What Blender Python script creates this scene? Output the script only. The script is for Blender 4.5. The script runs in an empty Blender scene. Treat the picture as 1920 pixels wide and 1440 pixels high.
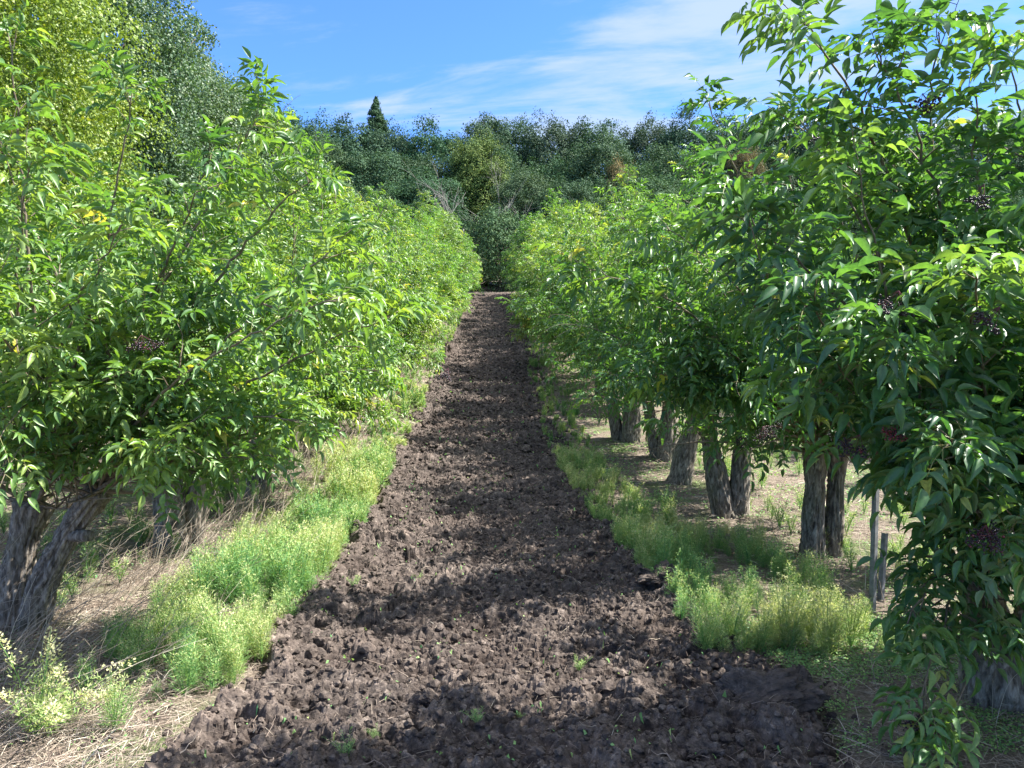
import bpy, math, random, time
import numpy as np
from mathutils import Vector, Matrix
T0 = time.time()
sc = bpy.context.scene
COL = sc.collection
PI = math.pi

# ------------------------------------------------------------------ camera
F = 1387.0                      # focal length in photo pixels (1920 wide)
cam_d = bpy.data.cameras.new('camera')
cam_d.sensor_width = 36.0
cam_d.lens = 36.0 * F / 1920.0
cam_d.clip_start = 0.05
cam_d.clip_end = 3000
cam = bpy.data.objects.new('camera', cam_d)
COL.objects.link(cam)
CAMZ = 1.8
cam.location = (0, 0, CAMZ)
PITCH = math.atan(80 / F)
YAW = -math.atan(30 / F)
cam.rotation_euler = (PI / 2 - PITCH, 0, YAW)
sc.camera = cam
RC = np.array(cam.rotation_euler.to_matrix())


def at(px, py, Y):
    """world point that shows at photo pixel px,py and lies Y metres up the lane"""
    d = RC @ np.array([(px - 960) / F, (720 - py) / F, -1.0])
    return np.array([0, 0, CAMZ]) + d * (Y / d[1])


# ------------------------------------------------------------------ world and sun
SUN_AZ, SUN_EL = math.radians(85), math.radians(52)     # azimuth from +Y towards +X
w = bpy.data.worlds.new('World')
sc.world = w
w.use_nodes = True
nt = w.node_tree
nt.nodes.clear()
N = nt.nodes.new
L = nt.links.new


def mth(op, a, b=None, c=None, tree=None, clamp=False):
    t = tree or nt
    n = t.nodes.new('ShaderNodeMath')
    n.operation = op
    n.use_clamp = clamp
    for i, v in enumerate((a, b, c)):
        if v is None:
            continue
        if isinstance(v, (int, float)):
            n.inputs[i].default_value = v
        else:
            t.links.new(v, n.inputs[i])
    return n.outputs[0]


sky = N('ShaderNodeTexSky')
sky.sky_type = 'NISHITA'
sky.sun_disc = False
sky.sun_elevation = SUN_EL
sky.sun_rotation = SUN_AZ
sky.altitude = 200
sky.air_density = 1.0
sky.dust_density = 0.6
sky.ozone_density = 2.0
tc = N('ShaderNodeTexCoord')
sep = N('ShaderNodeSeparateXYZ')
L(tc.outputs['Generated'], sep.inputs[0])
den = mth('ADD', mth('MAXIMUM', sep.outputs[2], 0.0), 0.09)
cu = mth('DIVIDE', sep.outputs[0], den)
cv = mth('DIVIDE', sep.outputs[1], den)
cmb = N('ShaderNodeCombineXYZ')
L(mth('MULTIPLY', cu, 0.50), cmb.inputs[0])
L(mth('ADD', mth('MULTIPLY', cv, 1.15), mth('MULTIPLY', cu, 0.30)), cmb.inputs[1])
n1 = N('ShaderNodeTexNoise')
n1.inputs['Scale'].default_value = 2.5
n1.inputs['Detail'].default_value = 8
n1.inputs['Roughness'].default_value = 0.6
n1.inputs['Distortion'].default_value = 0.35
L(cmb.outputs[0], n1.inputs['Vector'])
n2 = N('ShaderNodeTexNoise')
n2.inputs['Scale'].default_value = 0.35
n2.inputs['Detail'].default_value = 2
L(cmb.outputs[0], n2.inputs['Vector'])
# more cloud towards the right of the view
side = N('ShaderNodeMapRange')
side.interpolation_type = 'SMOOTHSTEP'
L(sep.outputs[0], side.inputs[0])
side.inputs[1].default_value = -0.34
side.inputs[2].default_value = 0.30
side.inputs[3].default_value = -0.20
side.inputs[4].default_value = 0.10
val = mth('ADD', mth('ADD', mth('MULTIPLY_ADD', n1.outputs[0], 1.8, -.4), mth('MULTIPLY', mth('SUBTRACT', n2.outputs[0], 0.5), 0.25)), side.outputs[0])
cl = N('ShaderNodeMapRange')
cl.interpolation_type = 'SMOOTHSTEP'
hi = N('ShaderNodeMapRange'); hi.interpolation_type = 'SMOOTHSTEP'      # extra cloud added overhead, out of view, to fill the shade
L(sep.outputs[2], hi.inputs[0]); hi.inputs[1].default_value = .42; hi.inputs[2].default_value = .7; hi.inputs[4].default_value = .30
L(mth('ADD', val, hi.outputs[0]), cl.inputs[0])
cl.inputs[1].default_value = 0.36
cl.inputs[2].default_value = 0.80
cl.inputs[3].default_value = 0.0
cl.inputs[4].default_value = 0.74
tint = N('ShaderNodeMix')
tint.data_type = 'RGBA'
tint.blend_type = 'MULTIPLY'
tint.inputs[0].default_value = 1.0
L(sky.outputs[0], tint.inputs[6])
tint.inputs[7].default_value = (.26, .415, .70, 1)
mix = N('ShaderNodeMix')
mix.data_type = 'RGBA'
L(cl.outputs[0], mix.inputs[0])
L(tint.outputs[2], mix.inputs[6])
ccol = N('ShaderNodeMix'); ccol.data_type = 'RGBA'      # unseen overhead cloud is brightened as fill light; low wisps stay dim
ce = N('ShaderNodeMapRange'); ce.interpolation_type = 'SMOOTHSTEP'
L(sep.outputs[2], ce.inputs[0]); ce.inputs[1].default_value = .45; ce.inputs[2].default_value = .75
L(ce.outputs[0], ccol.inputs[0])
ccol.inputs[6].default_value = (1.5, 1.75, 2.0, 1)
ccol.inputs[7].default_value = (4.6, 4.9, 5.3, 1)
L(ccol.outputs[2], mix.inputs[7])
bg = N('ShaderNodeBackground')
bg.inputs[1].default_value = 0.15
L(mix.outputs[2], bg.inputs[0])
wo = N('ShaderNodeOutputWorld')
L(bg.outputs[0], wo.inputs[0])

sl = bpy.data.lights.new('sun', 'SUN')
sl.energy = 5.0
sl.angle = math.radians(0.5)
sl.color = (1.0, 0.955, 0.88)
so = bpy.data.objects.new('sun', sl)
COL.objects.link(so)
sd = Vector((math.sin(SUN_AZ) * math.cos(SUN_EL), math.cos(SUN_AZ) * math.cos(SUN_EL), math.sin(SUN_EL)))
so.rotation_euler = sd.to_track_quat('Z', 'Y').to_euler()
so.location = (20, 10, 30)

sc.view_settings.view_transform = 'Standard'
sc.view_settings.look = 'None'
sc.view_settings.exposure = 1.75
sc.view_settings.gamma = 1.0
sc.cycles.max_bounces = 7
sc.cycles.diffuse_bounces = 4
sc.cycles.transmission_bounces = 4
sc.cycles.transparent_max_bounces = 8
sc.cycles.glossy_bounces = 2
sc.cycles.caustics_reflective = False
sc.cycles.caustics_refractive = False
sc.cycles.use_denoising = True
sc.cycles.denoiser = 'OPENIMAGEDENOISE'
sc.cycles.denoising_input_passes = 'RGB_ALBEDO_NORMAL'
sc.render.use_persistent_data = False


# ------------------------------------------------------------------ noise in numpy
def _hash(ix, iy, s):
    h = (ix.astype(np.int64) * 374761393 + iy.astype(np.int64) * 668265263 + s * 1442695041) & 0xffffffff
    h = ((h ^ (h >> 13)) * 1274126177) & 0xffffffff
    h = ((h ^ (h >> 16)) * 2246822519) & 0xffffffff
    return ((h ^ (h >> 15)) & 0xffffff) / float(0xffffff)


def vnoise(x, y, s=0):
    ix = np.floor(x); iy = np.floor(y)
    fx = x - ix; fy = y - iy
    fx = fx * fx * (3 - 2 * fx); fy = fy * fy * (3 - 2 * fy)
    a = _hash(ix, iy, s); b = _hash(ix + 1, iy, s); c = _hash(ix, iy + 1, s); d = _hash(ix + 1, iy + 1, s)
    return (a * (1 - fx) + b * fx) * (1 - fy) + (c * (1 - fx) + d * fx) * fy


def fbm(x, y, o=4, s=0):
    r = 0; a = 0.5; t = 0
    for i in range(o):
        r = r + a * vnoise(x, y, s + i * 17); t += a
        x = x * 2.03 + 11.3; y = y * 2.03 + 5.7; a *= 0.5
    return r / t


def worley(x, y, s=0):
    ix = np.floor(x); iy = np.floor(y)
    best = np.full(x.shape, 9.0); sec = np.full(x.shape, 9.0); idv = np.zeros(x.shape)
    for dx in (-1, 0, 1):
        for dy in (-1, 0, 1):
            cx = ix + dx; cy = iy + dy
            px = cx + _hash(cx, cy, s); py = cy + _hash(cx, cy, s + 7)
            d = np.sqrt((x - px) ** 2 + (y - py) ** 2)
            m = d < best
            sec = np.where(m, best, np.minimum(sec, d))
            idv = np.where(m, _hash(cx, cy, s + 31), idv)
            best = np.where(m, d, best)
    return best, sec, idv


# ------------------------------------------------------------------ terrain functions
_pz = np.array([-400, -20, 0, 3, 5, 7.7, 10, 12.6, 16, 20, 26, 32, 40, 50, 56, 75, 110, 200, 1200])
_ph = np.array([0, 0, 0, 0, -.07, -.19, -.21, -.13, .14, .84, 1.75, 2.66, 3.75, 4.95, 5.6, 7.6, 12.5, 24, 60])
_dz = np.linspace(-400, 1200, 16001)
_dh = np.interp(_dz, _pz, _ph)
_k = np.hanning(41); _k /= _k.sum()
_dh = np.convolve(np.pad(_dh, 20, mode='edge'), _k, mode='valid')


def gz(x, y):
    return np.interp(y, _dz, _dh)


def pcx(y):       # centre line of the lane
    return np.interp(y, [0, 5, 8, 10, 13, 20, 30, 55], [0, -.02, -.12, -.21, -.31, -.34, -.2, 0])


def norm(v):
    return v / np.maximum(np.linalg.norm(v, axis=-1, keepdims=True), 1e-9)


# ------------------------------------------------------------------ mesh helpers
def mesh_data(name, V, Fc, mat, attrs=None, smooth=True, mats=None, midx=None):
    """V (n,3); Fc (m,3|4) array or a list of such arrays"""
    if isinstance(Fc, np.ndarray):
        Fc = [Fc]
    Fc = [f for f in Fc if len(f)]
    me = bpy.data.meshes.new(name)
    V = np.ascontiguousarray(V, dtype=np.float32)
    me.vertices.add(len(V))
    me.vertices.foreach_set('co', V.ravel())
    loops = np.concatenate([f.ravel() for f in Fc]).astype(np.int32)
    sizes = np.concatenate([np.full(len(f), f.shape[1], dtype=np.int32) for f in Fc])
    me.loops.add(len(loops))
    me.loops.foreach_set('vertex_index', loops)
    me.polygons.add(len(sizes))
    st = np.zeros(len(sizes), dtype=np.int32)
    st[1:] = np.cumsum(sizes)[:-1]
    me.polygons.foreach_set('loop_start', st)
    me.polygons.foreach_set('use_smooth', np.full(len(sizes), bool(smooth)))
    for k, a in (attrs or {}).items():
        at_ = me.attributes.new(k, 'FLOAT', 'POINT')
        at_.data.foreach_set('value', np.ascontiguousarray(a, dtype=np.float32))
    for m in (mats or [mat]):
        me.materials.append(m)
    if midx is not None:
        me.polygons.foreach_set('material_index', midx.astype(np.int32))
    me.update(calc_edges=True)
    return me


def obj(name, me, parent=None, loc=(0, 0, 0)):
    o = bpy.data.objects.new(name, me)
    COL.objects.link(o)
    o.location = loc
    if parent is not None:
        o.parent = parent
    return o


def tag(o, label=None, cat=None, group=None, kind=None):
    if label: o['label'] = label
    if cat: o['category'] = cat
    if group: o['group'] = group
    if kind: o['kind'] = kind
    return o


def empty(name, loc, label, cat, group=None):
    o = bpy.data.objects.new(name, None)
    COL.objects.link(o)
    o.location = loc
    o.empty_display_size = 0.2
    return tag(o, label, cat, group)


def copy_tree(o, parent=None):
    c = o.copy()
    COL.objects.link(c)
    if parent is not None:
        c.parent = parent
    for ch in list(o.children):
        copy_tree(ch, c)
    return c


class Geo:
    """collects vertices and faces of one mesh"""
    def __init__(self):
        self.V = []; self.T = []; self.Q = []; self.A = []; self.n = 0

    def add(self, V, T=None, Q=None, a=0.0):
        V = np.asarray(V, dtype=float).reshape(-1, 3)
        if T is not None and len(T): self.T.append(np.asarray(T) + self.n)
        if Q is not None and len(Q): self.Q.append(np.asarray(Q) + self.n)
        self.V.append(V)
        self.A.append(np.full(len(V), a) if np.isscalar(a) else np.asarray(a, dtype=float))
        self.n += len(V)

    def mesh(self, name, mat, smooth=True):
        fs = []
        if self.T: fs.append(np.concatenate(self.T))
        if self.Q: fs.append(np.concatenate(self.Q))
        return mesh_data(name, np.concatenate(self.V), fs, mat, {'tint': np.concatenate(self.A)}, smooth)


def tube(g, P, R, k=6, a=0.0, cap=True):
    P = np.asarray(P, float); R = np.asarray(R, float); n = len(P)
    T = norm(np.gradient(P, axis=0))
    ref = np.array([0, 0, 1.0]) if abs(T[0][2]) < 0.9 else np.array([1.0, 0, 0])
    U = norm(np.cross(T, ref)); W = np.cross(T, U)
    ang = np.arange(k) * 2 * PI / k
    V = P[:, None, :] + R[:, None, None] * (np.cos(ang)[None, :, None] * U[:, None, :] + np.sin(ang)[None, :, None] * W[:, None, :])
    i = np.arange(n - 1)[:, None] * k; j = np.arange(k)[None, :]; j2 = (j + 1) % k
    Q = np.stack([i + j, i + j2, i + k + j2, i + k + j], -1).reshape(-1, 4)
    V = V.reshape(-1, 3)
    T3 = None
    if cap:
        V = np.concatenate([V, P[-1:]])
        b = (n - 1) * k
        T3 = np.stack([b + np.arange(k), b + (np.arange(k) + 1) % k, np.full(k, n * k)], -1)
    g.add(V, T3, Q, a)


# leaflet templates: columns are (across, along, up); unit length and width
def leaf_template(ts, ws, fold=0.30, droop=0.30):
    v = [(0, 0, 0)]
    for t, wd in zip(ts, ws):
        z = -droop * t * t
        v += [(-wd, t, z + fold * wd), (0, t, z), (wd, t, z + fold * wd)]
    v.append((0, 1, -droop))
    f = [(0, 2, 1), (0, 3, 2)]
    for i in range(len(ts) - 1):
        b = 1 + i * 3
        for c in (0, 1):
            f += [(b + c, b + c + 1, b + c + 4), (b + c, b + c + 4, b + c + 3)]
    b = 1 + (len(ts) - 1) * 3
    e = len(v) - 1
    f += [(b, b + 1, e), (b + 1, b + 2, e)]
    return np.array(v, float), np.array(f)


LEAF_HI = leaf_template([.14, .34, .58, .82], [.34, .5, .43, .19], .38, .30)
LEAF_LO = leaf_template([.42], [.5], .38, .32)
LEAF_CARD = (np.array([(0, 0, 0), (-.5, .5, .12), (.5, .5, .12), (0, 1, -.15)]), np.array([(0, 2, 1), (1, 2, 3)]))
BLADE = (np.array([(-.5, 0, 0), (.5, 0, 0), (0, 1, -.08)]), np.array([(0, 1, 2)]))


def leaflets(tpl, P, D, Nn, Ln, Wd, a):
    tv, tf = tpl
    D = norm(D)
    Nn = norm(Nn - (Nn * D).sum(-1, keepdims=True) * D)
    S = np.cross(D, Nn)
    V = (P[:, None, :] + D[:, None, :] * (tv[None, :, 1:2] * Ln[:, None, None])
         + S[:, None, :] * (tv[None, :, 0:1] * Wd[:, None, None])
         + Nn[:, None, :] * (tv[None, :, 2:3] * np.where(tv[None, :, 0:1] != 0, Ln[:, None, None] * .9, Ln[:, None, None])))
    m = len(tv)
    Fc = tf[None] + (np.arange(len(P)) * m)[:, None, None]
    return V.reshape(-1, 3), Fc.reshape(-1, 3), np.repeat(a, m)


# ------------------------------------------------------------------ materials
def mat_new(name):
    m = bpy.data.materials.new(name)
    m.use_nodes = True
    t = m.node_tree
    t.nodes.clear()
    return m, t


def ramp(t, fac, stops):
    r = t.nodes.new('ShaderNodeValToRGB')
    t.links.new(fac, r.inputs[0])
    e = r.color_ramp.elements
    while len(e) > 1: e.remove(e[0])
    e[0].position = stops[0][0]; e[0].color = (*stops[0][1], 1)
    for p, c in stops[1:]:
        x = e.new(p); x.color = (*c, 1)
    return r.outputs[0]


def noise(t, scale, detail=4, rough=.5, vec=None, dist=0):
    n = t.nodes.new('ShaderNodeTexNoise')
    n.inputs['Scale'].default_value = scale
    n.inputs['Detail'].default_value = detail
    n.inputs['Roughness'].default_value = rough
    n.inputs['Distortion'].default_value = dist
    if vec is not None: t.links.new(vec, n.inputs['Vector'])
    return n.outputs[0]


def mixc(t, fac, a, b, mode='MIX'):
    n = t.nodes.new('ShaderNodeMix')
    n.data_type = 'RGBA'; n.blend_type = mode
    for s, v in ((0, fac), (6, a), (7, b)):
        if isinstance(v, (int, float)): n.inputs[s].default_value = v
        elif isinstance(v, tuple): n.inputs[s].default_value = (*v, 1)
        else: t.links.new(v, n.inputs[s])
    return n.outputs[2]


def geopos(t):
    return t.nodes.new('ShaderNodeNewGeometry').outputs['Position']


def objpos(t):
    return t.nodes.new('ShaderNodeTexCoord').outputs['Object']


def leaf_mat(name, stops, rough=.42, spec=.5, trans=.35, tboost=(1.25, 1.25, .55), under=.35, objtint=True):
    m, t = mat_new(name)
    a = t.nodes.new('ShaderNodeAttribute'); a.attribute_name = 'tint'
    c = ramp(t, a.outputs['Fac'], stops)
    if objtint:
        oi = t.nodes.new('ShaderNodeObjectInfo')
        c = mixc(t, 1.0, c, oi.outputs['Color'], 'MULTIPLY')
    mo = noise(t, 55, 3, .6, objpos(t))
    c = mixc(t, 1.0, c, ramp(t, mo, [(.3, (.68, .72, .62)), (.55, (1, 1, 1)), (.72, (1.28, 1.2, 1.05))]), 'MULTIPLY')
    g = t.nodes.new('ShaderNodeNewGeometry')
    # pale underside of the leaf
    cu_ = mixc(t, under, c, (.20, .27, .15))
    c2 = mixc(t, g.outputs['Backfacing'], c, cu_)
    p = t.nodes.new('ShaderNodeBsdfPrincipled')
    t.links.new(c2, p.inputs['Base Color'])
    p.inputs['Roughness'].default_value = rough
    p.inputs['Specular IOR Level'].default_value = spec
    tr = t.nodes.new('ShaderNodeBsdfTranslucent')
    t.links.new(mixc(t, 1.0, c, tboost, 'MULTIPLY'), tr.inputs[0])
    mx = t.nodes.new('ShaderNodeMixShader')
    mx.inputs[0].default_value = trans
    t.links.new(p.outputs[0], mx.inputs[1]); t.links.new(tr.outputs[0], mx.inputs[2])
    o = t.nodes.new('ShaderNodeOutputMaterial')
    t.links.new(mx.outputs[0], o.inputs[0])
    return m


def solid_mat(name, color_fn, rough=.9, spec=.2, bump=None):
    m, t = mat_new(name)
    p = t.nodes.new('ShaderNodeBsdfPrincipled')
    c = color_fn(t)
    if isinstance(c, tuple): p.inputs['Base Color'].default_value = (*c, 1)
    else: t.links.new(c, p.inputs['Base Color'])
    p.inputs['Roughness'].default_value = rough
    p.inputs['Specular IOR Level'].default_value = spec
    if bump:
        b = t.nodes.new('ShaderNodeBump')
        b.inputs['Strength'].default_value = bump[1]
        b.inputs['Distance'].default_value = bump[2]
        t.links.new(bump[0](t), b.inputs['Height'])
        t.links.new(b.outputs[0], p.inputs['Normal'])
    o = t.nodes.new('ShaderNodeOutputMaterial')
    t.links.new(p.outputs[0], o.inputs[0])
    return m


M = {}
M['elder'] = leaf_mat('elder_leaf', [(0, (.032, .098, .044)), (.35, (.070, .165, .058)), (.7, (.130, .242, .070)),
                                     (.9, (.23, .33, .10)), (1, (.44, .42, .12))], rough=.40, spec=.55, trans=.38,
                     tboost=(1.7, 1.7, .5))
M['locust'] = leaf_mat('fine_leaf', [(0, (.055, .11, .055)), (.6, (.105, .18, .085)), (1, (.20, .25, .12))],
                       rough=.5, spec=.4, trans=.3, objtint=True)
M['oak'] = leaf_mat('oak_leaf', [(0, (.024, .056, .030)), (.5, (.054, .108, .056)), (.85, (.100, .160, .085)),
                                 (1, (.11, .16, .085))], rough=.7, spec=.16, trans=.15, objtint=True)
M['weed'] = leaf_mat('weed_leaf', [(0, (.10, .27, .12)), (.40, (.22, .40, .14)), (.72, (.42, .50, .20)),
                                   (1, (.62, .60, .36))], rough=.6, spec=.3, trans=.35, tboost=(1.4, 1.4, .7), objtint=False)
def _attr(t):
    a = t.nodes.new('ShaderNodeAttribute'); a.attribute_name = 'tint'
    return a.outputs['Fac']


M['straw'] = solid_mat('straw', lambda t: ramp(t, _attr(t), [(0, (.10, .068, .055)), (.4, (.24, .185, .15)),
                                                            (.8, (.38, .32, .25)), (1, (.52, .47, .39))]), .7, .3)


def bark_color(t):
    mp = t.nodes.new('ShaderNodeMapping')
    mp.inputs['Scale'].default_value = (1, 1, .26)
    t.links.new(objpos(t), mp.inputs[0])
    n = noise(t, 42, 6, .65, mp.outputs[0], .6)
    c = ramp(t, n, [(.30, (.060, .050, .042)), (.44, (.17, .145, .12)), (.56, (.30, .265, .225)), (.70, (.46, .42, .365))])
    g = noise(t, 4, 3, .5, objpos(t))
    c = mixc(t, ramp(t, g, [(.5, (0, 0, 0)), (.72, (.35, .35, .35))]), c, (.12, .14, .06))
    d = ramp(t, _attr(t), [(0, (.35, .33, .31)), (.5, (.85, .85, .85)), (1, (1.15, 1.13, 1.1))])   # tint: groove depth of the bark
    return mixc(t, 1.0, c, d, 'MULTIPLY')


def bark_bump(t):
    mp = t.nodes.new('ShaderNodeMapping')
    mp.inputs['Scale'].default_value = (1, 1, .2)
    t.links.new(objpos(t), mp.inputs[0])
    return noise(t, 60, 5, .6, mp.outputs[0], .5)


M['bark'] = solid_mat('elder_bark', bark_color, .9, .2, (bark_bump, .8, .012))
M['twig'] = solid_mat('twig_bark', lambda t: ramp(t, noise(t, 30, 3, .5, objpos(t)), [(.3, (.10, .075, .05)), (.7, (.24, .20, .15))]), .75, .3)
M['greentwig'] = solid_mat('green_shoot', lambda t: (.16, .17, .06), .6, .4)
M['pale_bark'] = solid_mat('pale_bark', lambda t: ramp(t, noise(t, 12, 3, .5, objpos(t)), [(.3, (.16, .15, .135)), (.7, (.33, .315, .28))]), .85, .2)
M['dark_bark'] = solid_mat('dark_bark', lambda t: ramp(t, noise(t, 8, 3, .5, objpos(t)), [(.3, (.04, .033, .027)), (.7, (.11, .09, .075))]), .9, .2)
M['berry'] = solid_mat('ripe_berry', lambda t: ramp(t, _attr(t), [(0, (.008, .005, .012)), (.8, (.022, .008, .02)), (1, (.12, .015, .03))]), .3, .5)
M['stalk'] = solid_mat('berry_stalk', lambda t: (.09, .022, .035), .5, .4)
M['stake'] = solid_mat('galvanised_steel', lambda t: ramp(t, noise(t, 25, 4, .6, objpos(t)), [(.35, (.09, .093, .10)), (.65, (.19, .195, .21))]), .6, .4)


def soil_color(t):
    p = geopos(t)
    n = noise(t, 15, 9, .78, p)
    c = ramp(t, n, [(.30, (.016, .014, .013)), (.44, (.054, .045, .041)), (.56, (.122, .099, .085)), (.70, (.33, .275, .24))])
    big = noise(t, .9, 3, .5, p)
    c = mixc(t, ramp(t, big, [(.42, (0, 0, 0)), (.62, (.45, .45, .45))]), c, (.115, .090, .076))
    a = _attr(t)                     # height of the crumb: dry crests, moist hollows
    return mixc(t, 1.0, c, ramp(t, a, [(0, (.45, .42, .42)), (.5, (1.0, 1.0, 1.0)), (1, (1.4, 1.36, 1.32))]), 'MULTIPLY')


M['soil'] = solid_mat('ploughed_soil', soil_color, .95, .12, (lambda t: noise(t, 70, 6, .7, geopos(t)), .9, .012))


def ground_color(t):
    p = geopos(t)
    mp = t.nodes.new('ShaderNodeMapping'); mp.inputs['Scale'].default_value = (1, 1.6, 1)
    t.links.new(p, mp.inputs[0])
    c = ramp(t, noise(t, 26, 8, .72, mp.outputs[0], 1.2), [(.30, (.055, .042, .034)), (.45, (.15, .12, .095)), (.6, (.27, .22, .175)), (.78, (.40, .35, .29))])
    gr = ramp(t, noise(t, 1.1, 5, .6, p), [(.50, (0, 0, 0)), (.62, (.75, .75, .75))])
    gc = ramp(t, noise(t, 40, 4, .6, p), [(.3, (.055, .10, .03)), (.7, (.16, .22, .07))])
    return mixc(t, gr, c, gc)


M['ground'] = solid_mat('litter_ground', ground_color, .95, .15, (lambda t: noise(t, 60, 6, .7, geopos(t), 1), 1.0, .02))


# ------------------------------------------------------------------ ground sheet
def grid_mesh(name, xs, ys, zf, mat, smooth=True):
    X, Y = np.meshgrid(xs, ys)
    Z, A = zf(X, Y)
    V = np.stack([X, Y, Z], -1).reshape(-1, 3)
    nx, ny = len(xs), len(ys)
    i = np.arange(ny - 1)[:, None] * nx; j = np.arange(nx - 1)[None, :]
    Q = np.stack([i + j, i + j + 1, i + nx + j + 1, i + nx + j], -1).reshape(-1, 4)
    return mesh_data(name, V, Q, mat, {'tint': A.ravel()}, smooth)


def soil_mask(X, Y):
    e = 1.50 + .24 * (fbm(Y * 1.3, X * 0 + 3.1, 3, 5) - .5) * 2 * np.sign(X + 1e-6) + .42 * (fbm(X * 2.4, Y * 2.4, 4, 9) - .5)
    e = e + np.where((Y < 3.9) & (X > 0), .12, 0)
    d = e - np.abs(X - pcx(Y))
    return np.clip(d / .12, 0, 1)


def ground_z(X, Y):
    z = gz(X, Y)
    near = np.clip(1 - np.hypot(X, Y) / 40, 0, 1)
    z = z + near * (.10 * (fbm(X * .45, Y * .45, 3, 50) - .5) + .035 * (fbm(X * 5, Y * 5, 4, 51) - .5)) + .6 * (1 - near) * (fbm(X * .03, Y * .03, 2, 52) - .5) * (np.hypot(X, Y) > 40)
    m = soil_mask(X, Y) * (Y < 52)
    return z - .16 * m, X * 0 + .5


xs = np.concatenate([-np.geomspace(900, 9, 40), np.arange(-8.8, -5, .1), np.arange(-5, 5, .028), np.arange(5, 8.9, .1), np.geomspace(9, 900, 40)])
ys = [-60, -30, -15, -8, -4, -2, -.5, .5, 1.2]
y = 1.9
while y < 80:
    ys.append(y); y += max(.028, .0075 * y)
ys += list(np.geomspace(82, 1150, 30))
ys = np.array(ys)
tag(obj('ground', grid_mesh('ground', xs, ys, ground_z, M['ground'])), 'straw littered orchard floor between the tree rows', None, None, 'structure')


# ------------------------------------------------------------------ ploughed lane
def soil_z(X, Y):
    Y2 = Y + .15 * (fbm(X * 3, Y * 3, 3, 61) - .5); X2 = X + .15 * (fbm(X * 3, Y * 3, 3, 62) - .5)
    f1, s1, i1 = worley(X2 * 4.2, Y2 * 4.8, 71)
    f2, s2, i2 = worley(X2 * 10, Y2 * 11, 72)
    f3, s3, i3 = worley(X2 * 24, Y2 * 26, 73)
    l1 = np.clip(1 - f1 * f1 * 1.6, 0, 1) * (.25 + i1)
    l2 = np.clip(1 - f2 * f2 * 1.5, 0, 1) * (.2 + i2)
    l3 = np.clip(1 - f3 * f3 * 1.4, 0, 1) * (.2 + i3)
    rough = .75 + .6 * fbm(X * .9, Y * .9, 2, 64)
    def rdg(f, o, sd_):
        return 1 - np.abs(fbm(X2 * f, Y2 * f * 1.15, o, sd_) - .5) * 5
    lump = (.050 * l1 * l1 * (i1 > .45) + .012 * l2) * rough + .10 * (fbm(X * 1.7, Y * 1.7, 4, 63) - .5) + .030 * np.clip(rdg(5, 3, 81), -1, 1) * rough \
        + .020 * np.clip(rdg(12, 3, 82), -1, 1) + .012 * np.clip(rdg(27, 2, 83), -1, 1) + .006 * (_hash(np.floor(X * 130), np.floor(Y * 130), 84) - .5) + .018 * l3 * (i3 > .6)
    lump = lump + .02 * np.sin(Y * 2 * PI / .55 + 2.5 * fbm(X * .8, Y * .5, 2, 66)) * np.clip((Y - 14) / 10, 0, 1)
    edge = np.clip(1 - np.abs(np.abs(X - pcx(Y)) - 1.35) / .22, 0, 1)
    lump = lump + .055 * edge * (fbm(X * 1.5, Y * 2.5, 3, 65) + .1)
    m = soil_mask(X, Y)
    z = gz(X, Y) + .10 * (fbm(X * .45, Y * .45, 3, 50) - .5) * np.clip(1 - np.hypot(X, Y) / 40, 0, 1) - .13 + m * (.10 + lump)
    z = np.where(m <= 0, z - .06, z)
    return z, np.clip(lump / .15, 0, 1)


ys = []
y = 2.2
while y < 52:
    ys.append(y); y += max(.008, .0030 * y)
xs = np.arange(-2.1, 2.1, .0095)
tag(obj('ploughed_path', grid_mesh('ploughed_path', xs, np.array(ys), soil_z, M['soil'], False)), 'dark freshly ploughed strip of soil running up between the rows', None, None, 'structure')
print('ground', time.time() - T0)


# ------------------------------------------------------------------ clods (crumbs lying on the ploughed strip)
def icosphere(sub):
    import bmesh
    bm = bmesh.new()
    bmesh.ops.create_icosphere(bm, subdivisions=sub, radius=1)
    V = np.array([v.co[:] for v in bm.verts]); Fc = np.array([[v.index for v in f.verts] for f in bm.faces])
    bm.free()
    return V, Fc


def lump_shape(rng, sub=2, amp=.35):
    V, Fc = icosphere(sub)
    d = np.zeros(len(V))
    for k in range(7):                       # facets: cut planes
        n = norm(rng.normal(size=3)); c = rng.uniform(.45, .85)
        h = V @ n
        V = V - np.clip(h - c, 0, None)[:, None] * n * .9
    V = V * (1 + amp * (vnoise(V[:, 0] * 2.3 + 9 + V[:, 2], V[:, 1] * 2.3 + 7 - V[:, 2], int(rng.integers(999))) - .5))[:, None]
    V = V * (1 + .16 * (vnoise(V[:, 0] * 7 + 9 + V[:, 2] * 5, V[:, 1] * 7 + 7 - V[:, 2] * 3, int(rng.integers(999))) - .5))[:, None]
    return V, Fc


def rot_rand(rng, n):
    q = norm(rng.normal(size=(n, 4)))
    w_, x, y, z = q.T
    return np.stack([1 - 2 * (y * y + z * z), 2 * (x * y - z * w_), 2 * (x * z + y * w_),
                     2 * (x * y + z * w_), 1 - 2 * (x * x + z * z), 2 * (y * z - x * w_),
                     2 * (x * z - y * w_), 2 * (y * z + x * w_), 1 - 2 * (x * x + y * y)], -1).reshape(n, 3, 3)


def sample_y(rng, n, y0, y1, p=1.0):
    """positions up the lane, denser near the camera (density ~ y^-p)"""
    u = rng.random(n)
    if abs(p - 1) < 1e-6: return y0 * (y1 / y0) ** u
    a, b = y0 ** (1 - p), y1 ** (1 - p)
    return (a + (b - a) * u) ** (1 / (1 - p))


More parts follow.
